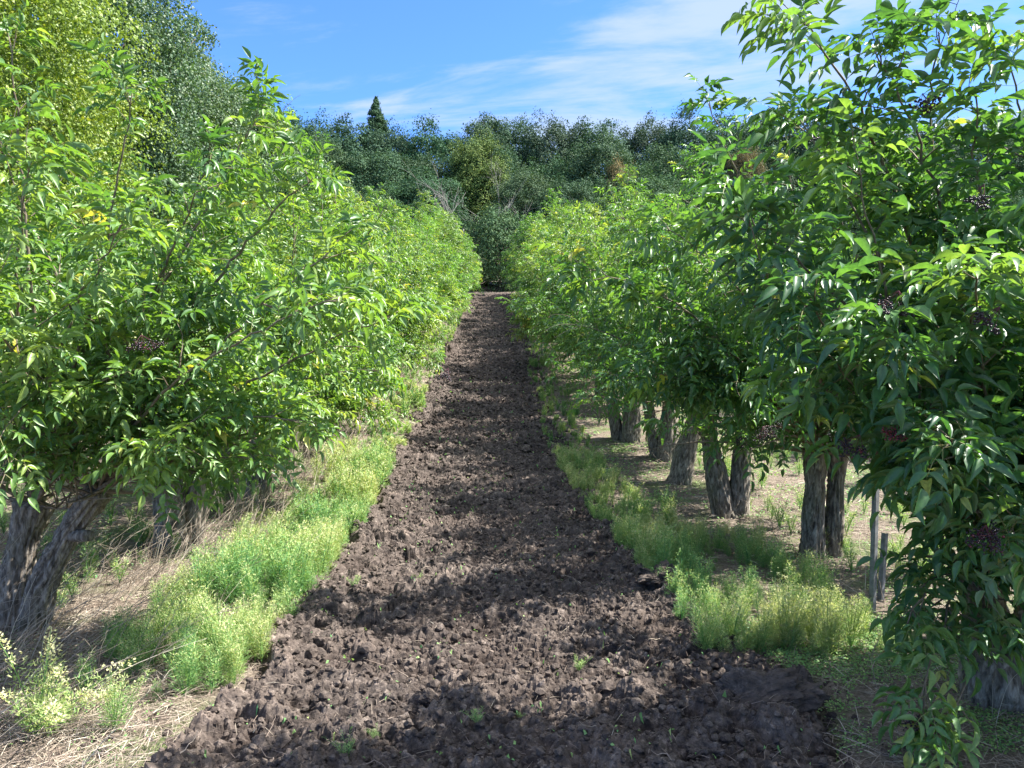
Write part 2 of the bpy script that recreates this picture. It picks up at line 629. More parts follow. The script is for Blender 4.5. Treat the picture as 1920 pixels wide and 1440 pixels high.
rng = np.random.default_rng(5)
shapes = [lump_shape(rng, 1 + (_ % 2), .6) for _ in range(8)]
n = 34000
Y = sample_y(rng, n, 2.3, 45, 1.35)
X = pcx(Y) + rng.uniform(-1.86, 1.86, n)
S = (.005 + .022 * rng.random(n) ** 4 + .034 * (rng.random(n) < .035) * rng.random(n)) * np.clip(Y / 7, 1, 2.4)
keep = (soil_mask(X, Y) > .0) | (rng.random(n) < .16)
X, Y, S = X[keep], Y[keep], S[keep]
Z = np.maximum(soil_z(X, Y)[0], ground_z(X, Y)[0]) + S * .25
R = rot_rand(rng, len(X))
g = Geo()
k = rng.integers(0, 8, len(X))
for s in range(8):
    m = k == s
    V, Fc = shapes[s]
    A = np.einsum('nij,vj->nvi', R[m], V) * S[m][:, None, None] * np.array([1, 1, .8])
    A += np.stack([X[m], Y[m], Z[m]], -1)[:, None]
    T = Fc[None] + (np.arange(m.sum()) * len(V))[:, None, None]
    g.add(A.reshape(-1, 3), T.reshape(-1, 3), None, np.repeat(np.clip(.25 + .5 * rng.random(m.sum()), 0, 1), len(V)))
tag(obj('soil_crumbs', g.mesh('soil_crumbs', M['soil'], False)), 'loose crumbs and small clods scattered over the ploughed strip', None, None, 'stuff')


def big_clod(px, py, Y, r, label, sx=1.0, sy=1.0, sz=.7, seed=0, sink=.25):
    rg = np.random.default_rng(900 + seed)
    V, Fc = lump_shape(rg, 5, .8)
    n3 = fbm(V[:, 0] * 2.6 + 5, V[:, 1] * 2.6 + V[:, 2] * 2.1, 5, 400 + seed)
    f, s, i = worley(V[:, 0] * 3.2 + V[:, 2] * 1.3, V[:, 1] * 3.2 - V[:, 2] * 1.7, 410 + seed)
    V = V * (.72 + .55 * n3 + .16 * np.clip(1 - f, 0, 1) + .26 * (fbm(V[:, 0] * 8 + V[:, 2] * 4, V[:, 1] * 8 - V[:, 2] * 5, 3, 430 + seed) - .5) + .12 * (fbm(V[:, 0] * 22 + V[:, 2] * 11, V[:, 1] * 22 - V[:, 2] * 13, 2, 440 + seed) - .5))[:, None]
    V = V * np.array([sx, sy, sz]) * r
    p = at(px, py, Y)
    z = float(soil_z(np.array([p[0]]), np.array([Y]))[0][0])
    g = Geo(); g.add(V, Fc, None, np.clip(.15 + .5 * n3, 0, 1))
    o = obj('soil_clod', g.mesh('soil_clod', M['soil'], False), None, (p[0], Y, z + r * sz * (.5 - sink)))
    o.rotation_euler = (0, 0, rg.uniform(0, 6))
    tag(o, label, 'clod', 'big clods on the ploughed strip')
    return o


big_clod(1440, 1320, 3.55, .155, 'large dark slab of turned soil at the shaded right edge of the strip', 1.5, .9, .62, 1)
o_ = big_clod(1320, 1385, 3.15, .062, 'angular clod with a flat pale top, in the shade below the large dark slab', 1.2, .9, .8, 2)
big_clod(1590, 1400, 3.2, .07, 'small dark clod lying at the right-hand corner of the ploughed strip', 1.3, .9, .7, 3)
big_clod(1245, 1075, 5.5, .13, 'dark humped clod beside the right-hand weeds at the nearest shaded band', 1.1, 1.2, .7, 4)
big_clod(1190, 1255, 4.0, .07, 'black clod sitting on the upper rim of the near shade, right of centre', 1.3, .8, .75, 5)
big_clod(1085, 865, 10.6, .19, 'dark clod heaped at the right edge far up the strip among green weeds', 1.4, 1, .6, 6)
big_clod(800, 1320, 3.65, .055, 'black rounded clod left of the centre seedling in the near shade', 1.2, .9, .75, 7)
big_clod(1210, 1290, 3.8, .06, 'smooth dark clod just inside the near shade beside a pale root', 1.5, .9, .6, 8)
print('soil', time.time() - T0)

# ------------------------------------------------------------------ straw, roots, dry grass
def straws(rng, X, Y, Z, ln, wd, up, az=None):
    n = len(X)
    a = rng.uniform(0, 2 * PI, n) if az is None else az
    D = np.stack([np.cos(a), np.sin(a), up], -1)
    Nn = norm(rng.normal(size=(n, 3)) * .6 + np.array([0, 0, 1.0]))
    return np.stack([X, Y, Z], -1), D, Nn, ln, wd


STRAW = (np.array([(-.5, 0, 0), (.5, 0, 0), (-.5, .5, .03), (.5, .5, .03), (0, 1, -.06)]), np.array([(0, 1, 3), (0, 3, 2), (2, 3, 4)]))


def pdist(rng, n, x0, x1, y0, y1, p):
    return rng.uniform(x0, x1, n), sample_y(rng, n, y0, y1, p)


g = Geo()
for sgn in (-1, 1):
    n = 52000 if sgn > 0 else 60000
    X, Y = pdist(rng, n, 1.45, 6.5, 2.2, 34, 1.5)
    k = np.clip(Y / 7, .8, 4)
    X = X * sgn
    clump = fbm(X * 1.3, Y * 1.3, 3, 88)
    keep = rng.random(n) < np.clip((clump - .25) * 3, .15, 1)
    X, Y, k = X[keep], Y[keep], k[keep]; n = len(X)
    P, D, Nn, ln, wd = straws(rng, X, Y, ground_z(X, Y)[0] + rng.random(n) ** 2 * .05, rng.uniform(.05, .22, n) * k ** .5, rng.uniform(.0016, .004, n) * k, rng.normal(0, .16, n))
    V, T, A = leaflets(STRAW, P, D, Nn, ln, wd, np.clip(rng.normal(.55, .25, n), 0, 1))
    g.add(V, T, None, A)
n = 16000
X = rng.uniform(-3.6, -1.35, n); Y = rng.uniform(2.6, 5.4, n)
P, D, Nn, ln, wd = straws(rng, X, Y, ground_z(X, Y)[0] + rng.random(n) ** 2 * .05, rng.uniform(.04, .16, n), rng.uniform(.0014, .003, n), rng.normal(.05, .22, n))
V, T, A = leaflets(STRAW, P, D, Nn, ln, wd, np.clip(rng.normal(.5, .27, n), 0, 1)); g.add(V, T, None, A)
tag(obj('straw_litter', g.mesh('straw_litter', M['straw'], False)), 'dry straw and cut stems lying under the tree rows', None, None, 'stuff')

g = Geo()
n = 5200
X, Y = pdist(rng, n, -1.6, 1.6, 2.3, 26, 1.4)
X = X + pcx(Y)
k = np.clip(Y / 6, .7, 4)
P, D, Nn, ln, wd = straws(rng, X, Y, soil_z(X, Y)[0] + .005 + rng.random(n) * .02, rng.uniform(.02, .12, n) * k ** .5, rng.uniform(.0012, .0032, n) * k, rng.normal(.1, .35, n))
V, T, A = leaflets(STRAW, P, D, Nn, ln, wd, np.clip(rng.normal(.35, .3, n), 0, 1))
g.add(V, T, None, A)
for i in range(130):      # curling roots
    y = float(sample_y(rng, 1, 2.4, 9, 1.3)[0]); x = rng.uniform(-1.5, 1.5); a = rng.uniform(0, 6.3); m = 7
    pts = []
    z = float(soil_z(np.array([x]), np.array([y]))[0][0]) + .005
    for j in range(m):
        pts.append((x, y, z)); a += rng.normal(0, .45)
        x += math.cos(a) * .02; y += math.sin(a) * .02; z += rng.normal(.004, .008)
    tube(g, pts, np.linspace(.0022, .0008, m) * rng.uniform(.6, 1.3), 4, rng.uniform(.2, .75))
tag(obj('root_litter', g.mesh('root_litter', M['straw'], False)), 'torn roots and straw bits strewn over the ploughed strip', None, None, 'stuff')

# upright dry stems, thick around the near left trunk and along the left row
g = Geo()


def dry_stem(x, y, h, az, lean, r, tint_, twigs=2):
    z = float(ground_z(np.array([x]), np.array([y]))[0][0])
    n = 9; t = np.linspace(0, 1, n)
    bend = rng.uniform(.1, .9)
    hx = h * (lean * t + bend * .25 * t * t)
    wob = rng.normal(0, .012, (n, 2)) * t[:, None] * h
    P = np.stack([x + math.cos(az) * hx + wob[:, 0], y + math.sin(az) * hx + wob[:, 1], z + h * (t * math.sqrt(max(.05, 1 - lean * lean)) - .15 * t * t)], -1)
    tube(g, P, np.linspace(r, r * .35, n), 4, tint_, False)
    for _ in range(twigs):
        i = rng.integers(3, n - 1); a = az + rng.normal(0, .8); l = h * rng.uniform(.1, .28)
        q = np.stack([P[i] + np.array([math.cos(a) * s * l, math.sin(a) * s * l, s * l * rng.uniform(.2, 1)]) for s in (0, .5, 1)])
        tube(g, q, np.array([r * .5, r * .35, r * .2]), 3, tint_, False)


for i in range(520):
    y = rng.uniform(2.7, 5.6); x = rng.uniform(-3.9, -1.75)
    if x > -2.0 - .1 * y and rng.random() < .6: continue
    dry_stem(x, y, rng.uniform(.18, .62) if rng.random() < .75 else rng.uniform(.6, .95), rng.normal(.15, .55), rng.uniform(.15, .9), rng.uniform(.0014, .003), rng.uniform(.4, 1), 2)
for i in range(700):
    y = float(sample_y(rng, 1, 5.5, 22, 1.0)[0]); x = rng.normal(-2.75, .35)
    dry_stem(x, y, rng.uniform(.25, .75), rng.normal(.1, .9), rng.uniform(.1, .8), rng.uniform(.002, .0035) * max(1, y / 8), rng.uniform(.45, 1), 1)
for i in range(260):
    y = float(sample_y(rng, 1, 3.2, 22, 1.0)[0]); x = rng.normal(2.9, .45)
    dry_stem(x, y, rng.uniform(.12, .5), rng.uniform(0, 6.3), rng.uniform(.1, .8), rng.uniform(.0015, .003) * max(1, y / 8), rng.uniform(.5, 1), 1)
tag(obj('dry_grass', g.mesh('dry_grass', M['straw'])), 'tall bleached dry stems leaning under both tree rows', None, None, 'stuff')
print('straw', time.time() - T0)


# ------------------------------------------------------------------ weeds
def weed_template(rng, h, nst, nleaf, lw, ll, flower, spread=.35):
    """feathery weed: stems with many narrow leaves, pale plumes on top"""
    P = []; D = []; Nn = []; Ln = []; Wd = []; A = []
    stems = []
    for s in range(nst):
        az = rng.uniform(0, 2 * PI); ln = rng.uniform(.1, spread); hh = h * rng.uniform(.55, 1.05)
        t = np.linspace(0, 1, 6)
        sx = math.cos(az) * ln * hh * t ** 1.3; sy = math.sin(az) * ln * hh * t ** 1.3
        pts = np.stack([sx, sy, hh * t * (1 - .12 * ln * t)], -1)
        stems.append(pts)
        m = nleaf
        u = rng.uniform(.08, 1, m)
        p = np.stack([np.interp(u, t, pts[:, i]) for i in range(3)], -1)
        # side sprays
        sa = rng.uniform(0, 2 * PI, m)
        off = rng.random(m) ** .7 * h * .20 * (1.15 - u) + .004
        p[:, 0] += np.cos(sa) * off; p[:, 1] += np.sin(sa) * off; p[:, 2] += off * .7
        a = sa + rng.normal(0, .5, m)
        d = np.stack([np.cos(a), np.sin(a), rng.uniform(.1, 1.6, m)], -1)
        P.append(p); D.append(d); Nn.append(norm(rng.normal(size=(m, 3)) * .7 + np.array([0, 0, 1])))
        fl = (u > .72) & (rng.random(m) < flower)
        Ln.append(np.where(fl, ll * .35, ll * rng.uniform(.6, 1.2, m))); Wd.append(np.where(fl, ll * .3, lw * rng.uniform(.7, 1.3, m)))
        A.append(np.where(fl, rng.uniform(.85, 1, m), np.clip(rng.normal(.42 + .18 * u, .13, m), 0, .8)))
    V, T, A = leaflets(BLADE, np.concatenate(P), np.concatenate(D), np.concatenate(Nn), np.concatenate(Ln), np.concatenate(Wd), np.concatenate(A))
    gg = Geo(); gg.add(V, T, None, A)
    for pts in stems:
        tube(gg, pts, np.linspace(.0035, .0012, 6) * (lw / .004), 3, .25, False)
    V = np.concatenate(gg.V); T = np.concatenate(gg.T); Q = np.concatenate(gg.Q)
    T = np.concatenate([T, Q[:, [0, 1, 2]], Q[:, [0, 2, 3]]])
    return V, T, np.concatenate(gg.A)


def scatter(g, tpls, X, Y, Z, S, dt=None):
    n = len(X); k = rng.integers(0, len(tpls), n); a = rng.uniform(0, 2 * PI, n)
    dt = np.zeros(n) if dt is None else dt
    for s, (V, T, A) in enumerate(tpls):
        m = np.where(k == s)[0]
        if not len(m): continue
        c, si = np.cos(a[m]), np.sin(a[m])
        x = V[None, :, 0] * c[:, None] - V[None, :, 1] * si[:, None]
        yy = V[None, :, 0] * si[:, None] + V[None, :, 1] * c[:, None]
        W = np.stack([x, yy, np.broadcast_to(V[None, :, 2], x.shape)], -1) * S[m][:, None, None]
        W += np.stack([X[m], Y[m], Z[m]], -1)[:, None]
        Tt = T[None] + (np.arange(len(m)) * len(V))[:, None, None]
        g.add(W.reshape(-1, 3), Tt.reshape(-1, 3), None, np.clip(A[None] + dt[m][:, None], 0, 1).ravel())


tn = [weed_template(rng, .42, 7, 120, .0042, .034, .35) for _ in range(5)]
tm = [weed_template(rng, .42, 6, 60, .0085, .050, .35) for _ in range(5)]
tf_ = [weed_template(rng, .42, 5, 34, .018, .075, .3) for _ in range(4)]


def weed_band(g, side, y0, y1, n, tpls, x0, x1, p=1.0, thr=.36, hs=.88):
    Y = sample_y(rng, n, y0, y1, p)
    u = rng.random(n)
    X = pcx(Y) + side * (x0 + (x1 - x0) * u)
    den = fbm(X * 1.1 + 40 * (side > 0), Y * .9, 3, 120)
    keep = rng.random(n) < np.clip((den - thr) * 5, 0, 1) * (1 - .6 * u)
    X, Y, u = X[keep], Y[keep], u[keep]
    S = (.35 + .75 * rng.random(len(X)) ** 1.6) * (.5 + 1.0 * fbm(X * 1.6, Y * 1.6, 2, 121))
    S = hs * S * (.85 + .35 * (fbm(Y * .6, X * 0, 2, 122) > .5))
    dt = (fbm(X * 1.1, Y * 1.1, 3, 123) - .47) * 1.1 + rng.normal(0, .05, len(X))
    scatter(g, tpls, X, Y, gz(X, Y) - .02, S, dt)


g = Geo()
weed_band(g, -1, 3.5, 7, 430, tn, 1.34, 2.35, .6)
weed_band(g, -1, 7, 13, 620, tm, 1.32, 2.5, .6, .34, .85)
weed_band(g, -1, 13, 46, 1100, tf_, 1.32, 2.5, .8, .34, .75)
tag(obj('weed_border', g.mesh('weed_border', M['weed'], False)), 'band of feathery lime green weeds along the left edge of the ploughed strip', None, None, 'stuff')
g = Geo()
weed_band(g, 1, 4.2, 7.5, 700, tn, 1.24, 2.5, .6, .27, .78)
weed_band(g, 1, 7.5, 13, 460, tm, 1.22, 2.0, .6, .30, .58)
weed_band(g, 1, 13, 46, 700, tf_, 1.24, 2.1, .8, .3, .6)
tag(obj('weed_border', g.mesh('weed_border', M['weed'], False)), 'band of feathery lime green weeds along the right edge of the ploughed strip', None, None, 'stuff')
g = Geo()
for sd_, n_ in ((1, 520), (-1, 420)):
    Y = sample_y(rng, n_, 5, 34, .6); X = sd_ * rng.uniform(2.9, 6.4, n_)
    keep = rng.random(n_) < np.clip((fbm(X * .7, Y * .5, 3, 130) - .42) * 6, 0, 1)
    X, Y = X[keep], Y[keep]
    scatter(g, tm, X, Y, gz(X, Y), rng.uniform(.3, .8, len(X)))
tag(obj('weed_patches', g.mesh('weed_patches', M['weed'], False)), 'loose patches of pale green weeds behind the tree rows', None, None, 'stuff')


# low creeping ground cover (bright patch right of the strip, thin elsewhere)
def cover(n, fx, fy, size):
    X = fx(n); Y = fy(n)
    den = fbm(X * 3, Y * 3, 3, 140)
    keep = rng.random(len(X)) < np.clip((den - .40) * 5, 0, 1)
    X, Y = X[keep], Y[keep]; m = len(X)
    P = np.stack([X, Y, ground_z(X, Y)[0] + rng.random(m) * .03], -1)
    a = rng.uniform(0, 2 * PI, m)
    D = np.stack([np.cos(a), np.sin(a), rng.uniform(0, .7, m)], -1)
    return leaflets(LEAF_CARD, P, D, norm(rng.normal(size=(m, 3)) * .4 + np.array([0, 0, 1])), size * rng.uniform(.6, 1.3, m) * np.clip(Y / 5, 1, 3), size * .6 * np.clip(Y / 5, 1, 3), np.clip(rng.normal(.38, .15, m), 0, .8))


g = Geo()
V, T, A = cover(26000, lambda n: rng.uniform(1.5, 3.0, n), lambda n: rng.uniform(3.1, 4.9, n), .016); g.add(V, T, None, A)
V, T, A = cover(9000, lambda n: rng.uniform(-4, -1.6, n), lambda n: rng.uniform(2.8, 6, n), .016); g.add(V, T, None, A)
V, T, A = cover(26000, lambda n: rng.uniform(1.5, 6.0, n), lambda n: sample_y(rng, n, 4, 24, .8), .02); g.add(V, T, None, A)
V, T, A = cover(16000, lambda n: rng.uniform(-6.0, -1.5, n), lambda n: sample_y(rng, n, 4, 24, .8), .02); g.add(V, T, None, A)
V, T, A = cover(1100, lambda n: rng.uniform(-1.4, 1.4, n), lambda n: sample_y(rng, n, 3, 20, 1.1), .018); 
X_, Y_ = V[:, 0], V[:, 1]; V[:, 2] += soil_z(X_, Y_)[0] - ground_z(X_, Y_)[0] + .01; g.add(V, T, None, A)
tag(obj('ground_cover', g.mesh('ground_cover', M['weed'], False)), 'low creeping green weeds spread thinly over the orchard floor', None, None, 'stuff')


def single_weed(px, py, Y, tpl, s, label, name='weed_plant', dt=0.0, group='single weeds beside and on the ploughed strip', lean=(0, 0)):
    p = at(px, py, Y)
    V, T, A = tpl
    g = Geo(); g.add(V * s, T, None, np.clip(A + dt, 0, 1))
    f = soil_z if abs(p[0]) < 1.5 else ground_z
    z = float(f(np.array([p[0]]), np.array([Y]))[0][0])
    o = obj(name, g.mesh(name, M['weed'], False), None, (p[0], Y, z - .01))
    o.rotation_euler = (lean[0], lean[1], 0)
    tag(o, label, 'weed', group)
    return o


fl = weed_template(rng, .42, 11, 260, .004, .026, .95, .9)
for i in range(3):
    pass
single_weed(60, 1415, 3.4, fl, 1.25, 'sprawling weed covered in cream flower plumes in the bottom left corner', 'flowering_weed', .15, lean=(0, .5))
single_weed(215, 1395, 3.4, weed_template(rng, .42, 9, 200, .004, .03, .5, .6), .75, 'bushy green weed with cream tips beside the sprawling cream-flowered weed')
single_weed(245, 1290, 4.0, weed_template(rng, .42, 6, 160, .004, .03, .5, .35), .7, 'short green weed with one cream head, apart from the others at the left edge')
tuft = (lambda w: (w[0] * np.array([1, 1, 1]), w[1], w[2]))
for (px, py, Y, s, lab) in [(895, 1365, 3.35, .26, 'bright green seedling tuft alone in the middle of the shaded soil'),
                            (705, 1370, 3.3, .20, 'low grey green seedling left of the bright tuft on the shaded soil'),
                            (975, 1335, 3.5, .16, 'tiny bluish seedling just right of and behind the bright tuft'),
                            (650, 1425, 3.1, .28, 'pale whitish seedling at the very front of the soil'),
                            (665, 1070, 5.5, .30, 'round green tussock at the left edge of the soil, on a shade rim'),
                            (780, 1040, 5.8, .24, 'pale tussock on the soil right of the round green tussock'),
                            (1085, 1255, 4.05, .26, 'dull green sprig between dark clods at the rim of the near shade'),
                            (1545, 1390, 3.3, .22, 'thin green sprig between the dark clods at the lower right edge'),
                            (545, 1165, 4.8, .6, 'taller light green weed leaning over the left edge of the soil')]:
    single_weed(px, py, Y, weed_template(rng, .42, 7, 70, .006, .05, .05, .9), s, lab, 'seedling' if s < .4 else 'weed_plant')
print('weeds', time.time() - T0)


# ------------------------------------------------------------------ elder trees
def grow_axis(rng, p, d, length, step, r0, r1, droop, wob, up=0.0):
    n = max(3, int(length / step) + 1)
    P = [np.array(p, float)]; d = np.array(d, float)
    for i in range(n - 1):
        t = i / (n - 1)
        d = d + rng.normal(0, wob, 3); d[2] += up * (1 - t) - droop * t
        d = d / np.linalg.norm(d)
        P.append(P[-1] + d * step)
    P = np.array(P)
    return P, np.linspace(r0, r1, n)


def compound(rng, P, D, scale, tpl, nl=5, tshift=0.0, zmin=None, twigs=None):
    """compound leaves at P along D"""
    n = len(P)
    if nl == 5:
        s = np.array([.42, .42, .74, .74, 1.0]); side = np.array([1, -1, 1, -1, 0]); lf = np.array([.8, .8, .95, .95, 1.1])
    else:
        s = np.array([.3, .3, .54, .54, .78, .78, 1.0]); side = np.array([1, -1, 1, -1, 1, -1, 0]); lf = np.array([.7, .7, .85, .85, .95, .95, 1.05])
    D = norm(D)
    up = norm(np.array([0, 0, 1.0]) + rng.normal(0, .35, (n, 3)))
    Nn = norm(up - (up * D).sum(-1, keepdims=True) * D)
    Sd = np.cross(D, Nn)
    R = rng.uniform(.11, .19, n) * scale
    g_ = rng.uniform(.12, .48, n)
    pos = P[:, None] + D[:, None] * (R[:, None] * s)[..., None]
    pos[..., 2] -= R[:, None] * g_[:, None] * s ** 2
    tan = D[:, None].repeat(len(s), 1).copy(); tan[..., 2] -= 2 * g_[:, None] * s * .7
    tan = norm(tan)
    th = math.radians(58)
    ld = np.where(side[None, :, None] == 0, tan, tan * math.cos(th) + Sd[:, None] * side[None, :, None] * math.sin(th))
    ld = ld + rng.normal(0, .16, ld.shape); ld[..., 2] -= rng.uniform(-.1, .36, (n, 1))
    nn = Nn[:, None] + rng.normal(0, .28, ld.shape)
    Ln = (rng.uniform(.058, .108, (n, 1)) * lf) * scale
    patch = (fbm(P[:, 0] * 1.3 + 7 + P[:, 2], P[:, 1] * 1.3 + 9 - P[:, 2], 3, 91) - .5)[:, None]
    a = np.clip(rng.normal(.42, .15, (n, 1)) + .75 * patch + rng.normal(0, .05, (n, len(s))) + tshift, 0, .88)
    yel = rng.random((n, 1)) < .03
    a = np.where(yel, rng.uniform(.85, 1, (n, 1)), a)
    m = n * len(s)
    V, T, A = leaflets(tpl, pos.reshape(m, 3), ld.reshape(m, 3), nn.reshape(m, 3), Ln.ravel(), Ln.ravel() * rng.uniform(.31, .42, m), a.ravel())
    if twigs is not None:    # leaf stalks
        q0 = P; q1 = P + D * (R * .5)[:, None] - np.array([0, 0, 1]) * (R * g_ * .25)[:, None]; q2 = P + D * R[:, None] - np.array([0, 0, 1]) * (R * g_)[:, None]
        wv = Sd * .0016
        VV = np.stack([q0 - wv, q0 + wv, q1 - wv, q1 + wv, q2], 1).reshape(-1, 3)
        b = (np.arange(n) * 5)[:, None, None]
        TT = (np.array([(0, 1, 3), (0, 3, 2), (2, 3, 4)])[None] + b).reshape(-1, 3)
        twigs.add(VV, TT, None, .5)
    return V, T, A


ENV_Z = np.array([.3, .55, .9, 1.4, 2.0, 2.6, 3.1, 3.6, 4.2])
ENV_R = np.array([.7, 1.25, 1.7, 1.98, 2.0, 1.75, 1.35, .85, .2])


def envelope(P, seed, rx, top):
    """signed fill of the crown outline: below 1 is inside"""
    az = np.arctan2(P[..., 1], P[..., 0])
    nz = .86 + .28 * fbm(np.cos(az) * 1.6 + 9, np.sin(az) * 1.6 + P[..., 2] * 1.1, 3, seed)
    r = np.interp(P[..., 2] * 3.6 / top, ENV_Z, ENV_R) * nz
    return np.hypot(P[..., 0] / rx[0], P[..., 1] / rx[1]) * 1.95 / np.maximum(r, .01)


def shoot_to(rng, p, q, arch, r0):
    p = np.asarray(p, float); q = np.asarray(q, float)
    ln = np.linalg.norm(q - p); n = max(6, int(ln / .085))
    c = (p + q) / 2 + np.array([0, 0, arch * ln]) + rng.normal(0, .06, 3) * ln
    t = np.linspace(0, 1, n)[:, None]
    P = (1 - t) ** 2 * p + 2 * t * (1 - t) * c + t * t * q
    P[1:-1] += rng.normal(0, .008, (n - 2, 3))
    return P, np.linspace(r0, .003, n), ln


def stem_mesh(rng, P, R, k=60, rings=64, furrow=1.0):
    """a fissured trunk as one mesh"""
    P = np.asarray(P, float)
    t0 = np.linspace(0, 1, len(P)); t = np.linspace(0, 1, rings)
    C = np.stack([np.interp(t, t0, P[:, i]) for i in range(3)], -1)
    for _ in range(3): C[1:-1] = (C[:-2] + C[1:-1] * 2 + C[2:]) / 4
    Rr = np.interp(t, t0, R)
    ang = np.arange(k) * 2 * PI / k
    T = norm(np.gradient(C, axis=0)); U = norm(np.cross(T, np.array([0, 1, 0.03]))); W = np.cross(T, U)
    AA, TT = np.meshgrid(ang, t)
    ln = np.linalg.norm(P[-1] - P[0])
    sd = int(rng.integers(9999))
    tw = TT * 1.1
    cx_, cy_ = np.cos(AA + tw), np.sin(AA + tw)
    big = fbm(cx_ * 1.5 + 5, cy_ * 1.5 + TT * ln * 2, 3, sd) - .5
    n1_ = np.abs(fbm(cx_ * 5.5 + 9, cy_ * 5.5 + TT * ln * 6 + 9, 3, sd + 3) - .5) * 4
    n2_ = np.abs(fbm(cx_ * 11 + 3, cy_ * 11 + TT * ln * 14 + 9, 2, sd + 4) - .5) * 4
    rid = np.clip(n1_, 0, 1) * .7 + np.clip(n2_, 0, 1) * .3
    flare = 1 + .32 * np.exp(-TT * ln / .10) * (1 + .5 * np.sin(AA * 4 + sd))
    Rd = Rr[:, None] * (flare + .26 * big) + .028 * furrow * (rid - .5)
    V = C[:, None] + Rd[..., None] * (np.cos(AA)[..., None] * U[:, None] + np.sin(AA)[..., None] * W[:, None])
    i = np.arange(rings - 1)[:, None] * k; j = np.arange(k)[None]; j2 = (j + 1) % k
    Q = np.stack([i + j, i + j2, i + k + j2, i + k + j], -1).reshape(-1, 4)
    V = V.reshape(-1, 3)
    V = np.concatenate([V, C[-1:] + T[-1:] * R[-1] * .4])
    b = (rings - 1) * k
    T3 = np.stack([b + np.arange(k), b + (np.arange(k) + 1) % k, np.full(k, len(V) - 1)], -1)
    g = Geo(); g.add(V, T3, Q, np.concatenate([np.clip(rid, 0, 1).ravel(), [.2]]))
    return g.mesh('trunk', M['bark'])


def berry_mesh(rng, w=.09, n=70, ripe=0.0, drop=.05):
    n = int(n * 1.7)
    """flat drooping umbel of small berries on branching stalks"""
    sv, sf = icosphere(1)
    gb, gs = Geo(), Geo()
    tips = []
    for i in range(7):                       # main stalks of the umbel, then clusters of berries around their ends
        a = 2 * PI * i / 7 + rng.uniform(-.4, .4); rr = w * rng.uniform(.25, .85)
        tips.append(np.array([math.cos(a) * rr, math.sin(a) * rr, -drop - rng.uniform(0, .03)]))
        tube(gs, [np.zeros(3), tips[-1] * .5 + np.array([0, 0, .006]), tips[-1]], [.0014, .001, .0007], 3, .5, False)
    for i in range(n):
        t = tips[int(rng.integers(7))]
        c = t + np.clip(rng.normal(0, 1, 3), -1.6, 1.6) * np.array([w * .26, w * .26, w * .16])
        gb.add(sv * rng.uniform(.0036, .0055) + c, sf, None, min(1, max(0, rng.normal(.35 + ripe, .25))))
        if i % 3 == 0: tube(gs, [t * .92, c], [.0008, .0006], 3, .5, False)
    V = np.concatenate(gb.V + gs.V); A = np.concatenate(gb.A + gs.A)
    T = np.concatenate(gb.T); T2 = np.concatenate(gs.Q) + gb.n
    return mesh_data('berry_cluster', V, [T, T2], None, {'tint': A}, True, [M['berry'], M['stalk']], np.concatenate([np.zeros(len(T)), np.ones(len(T2))]))


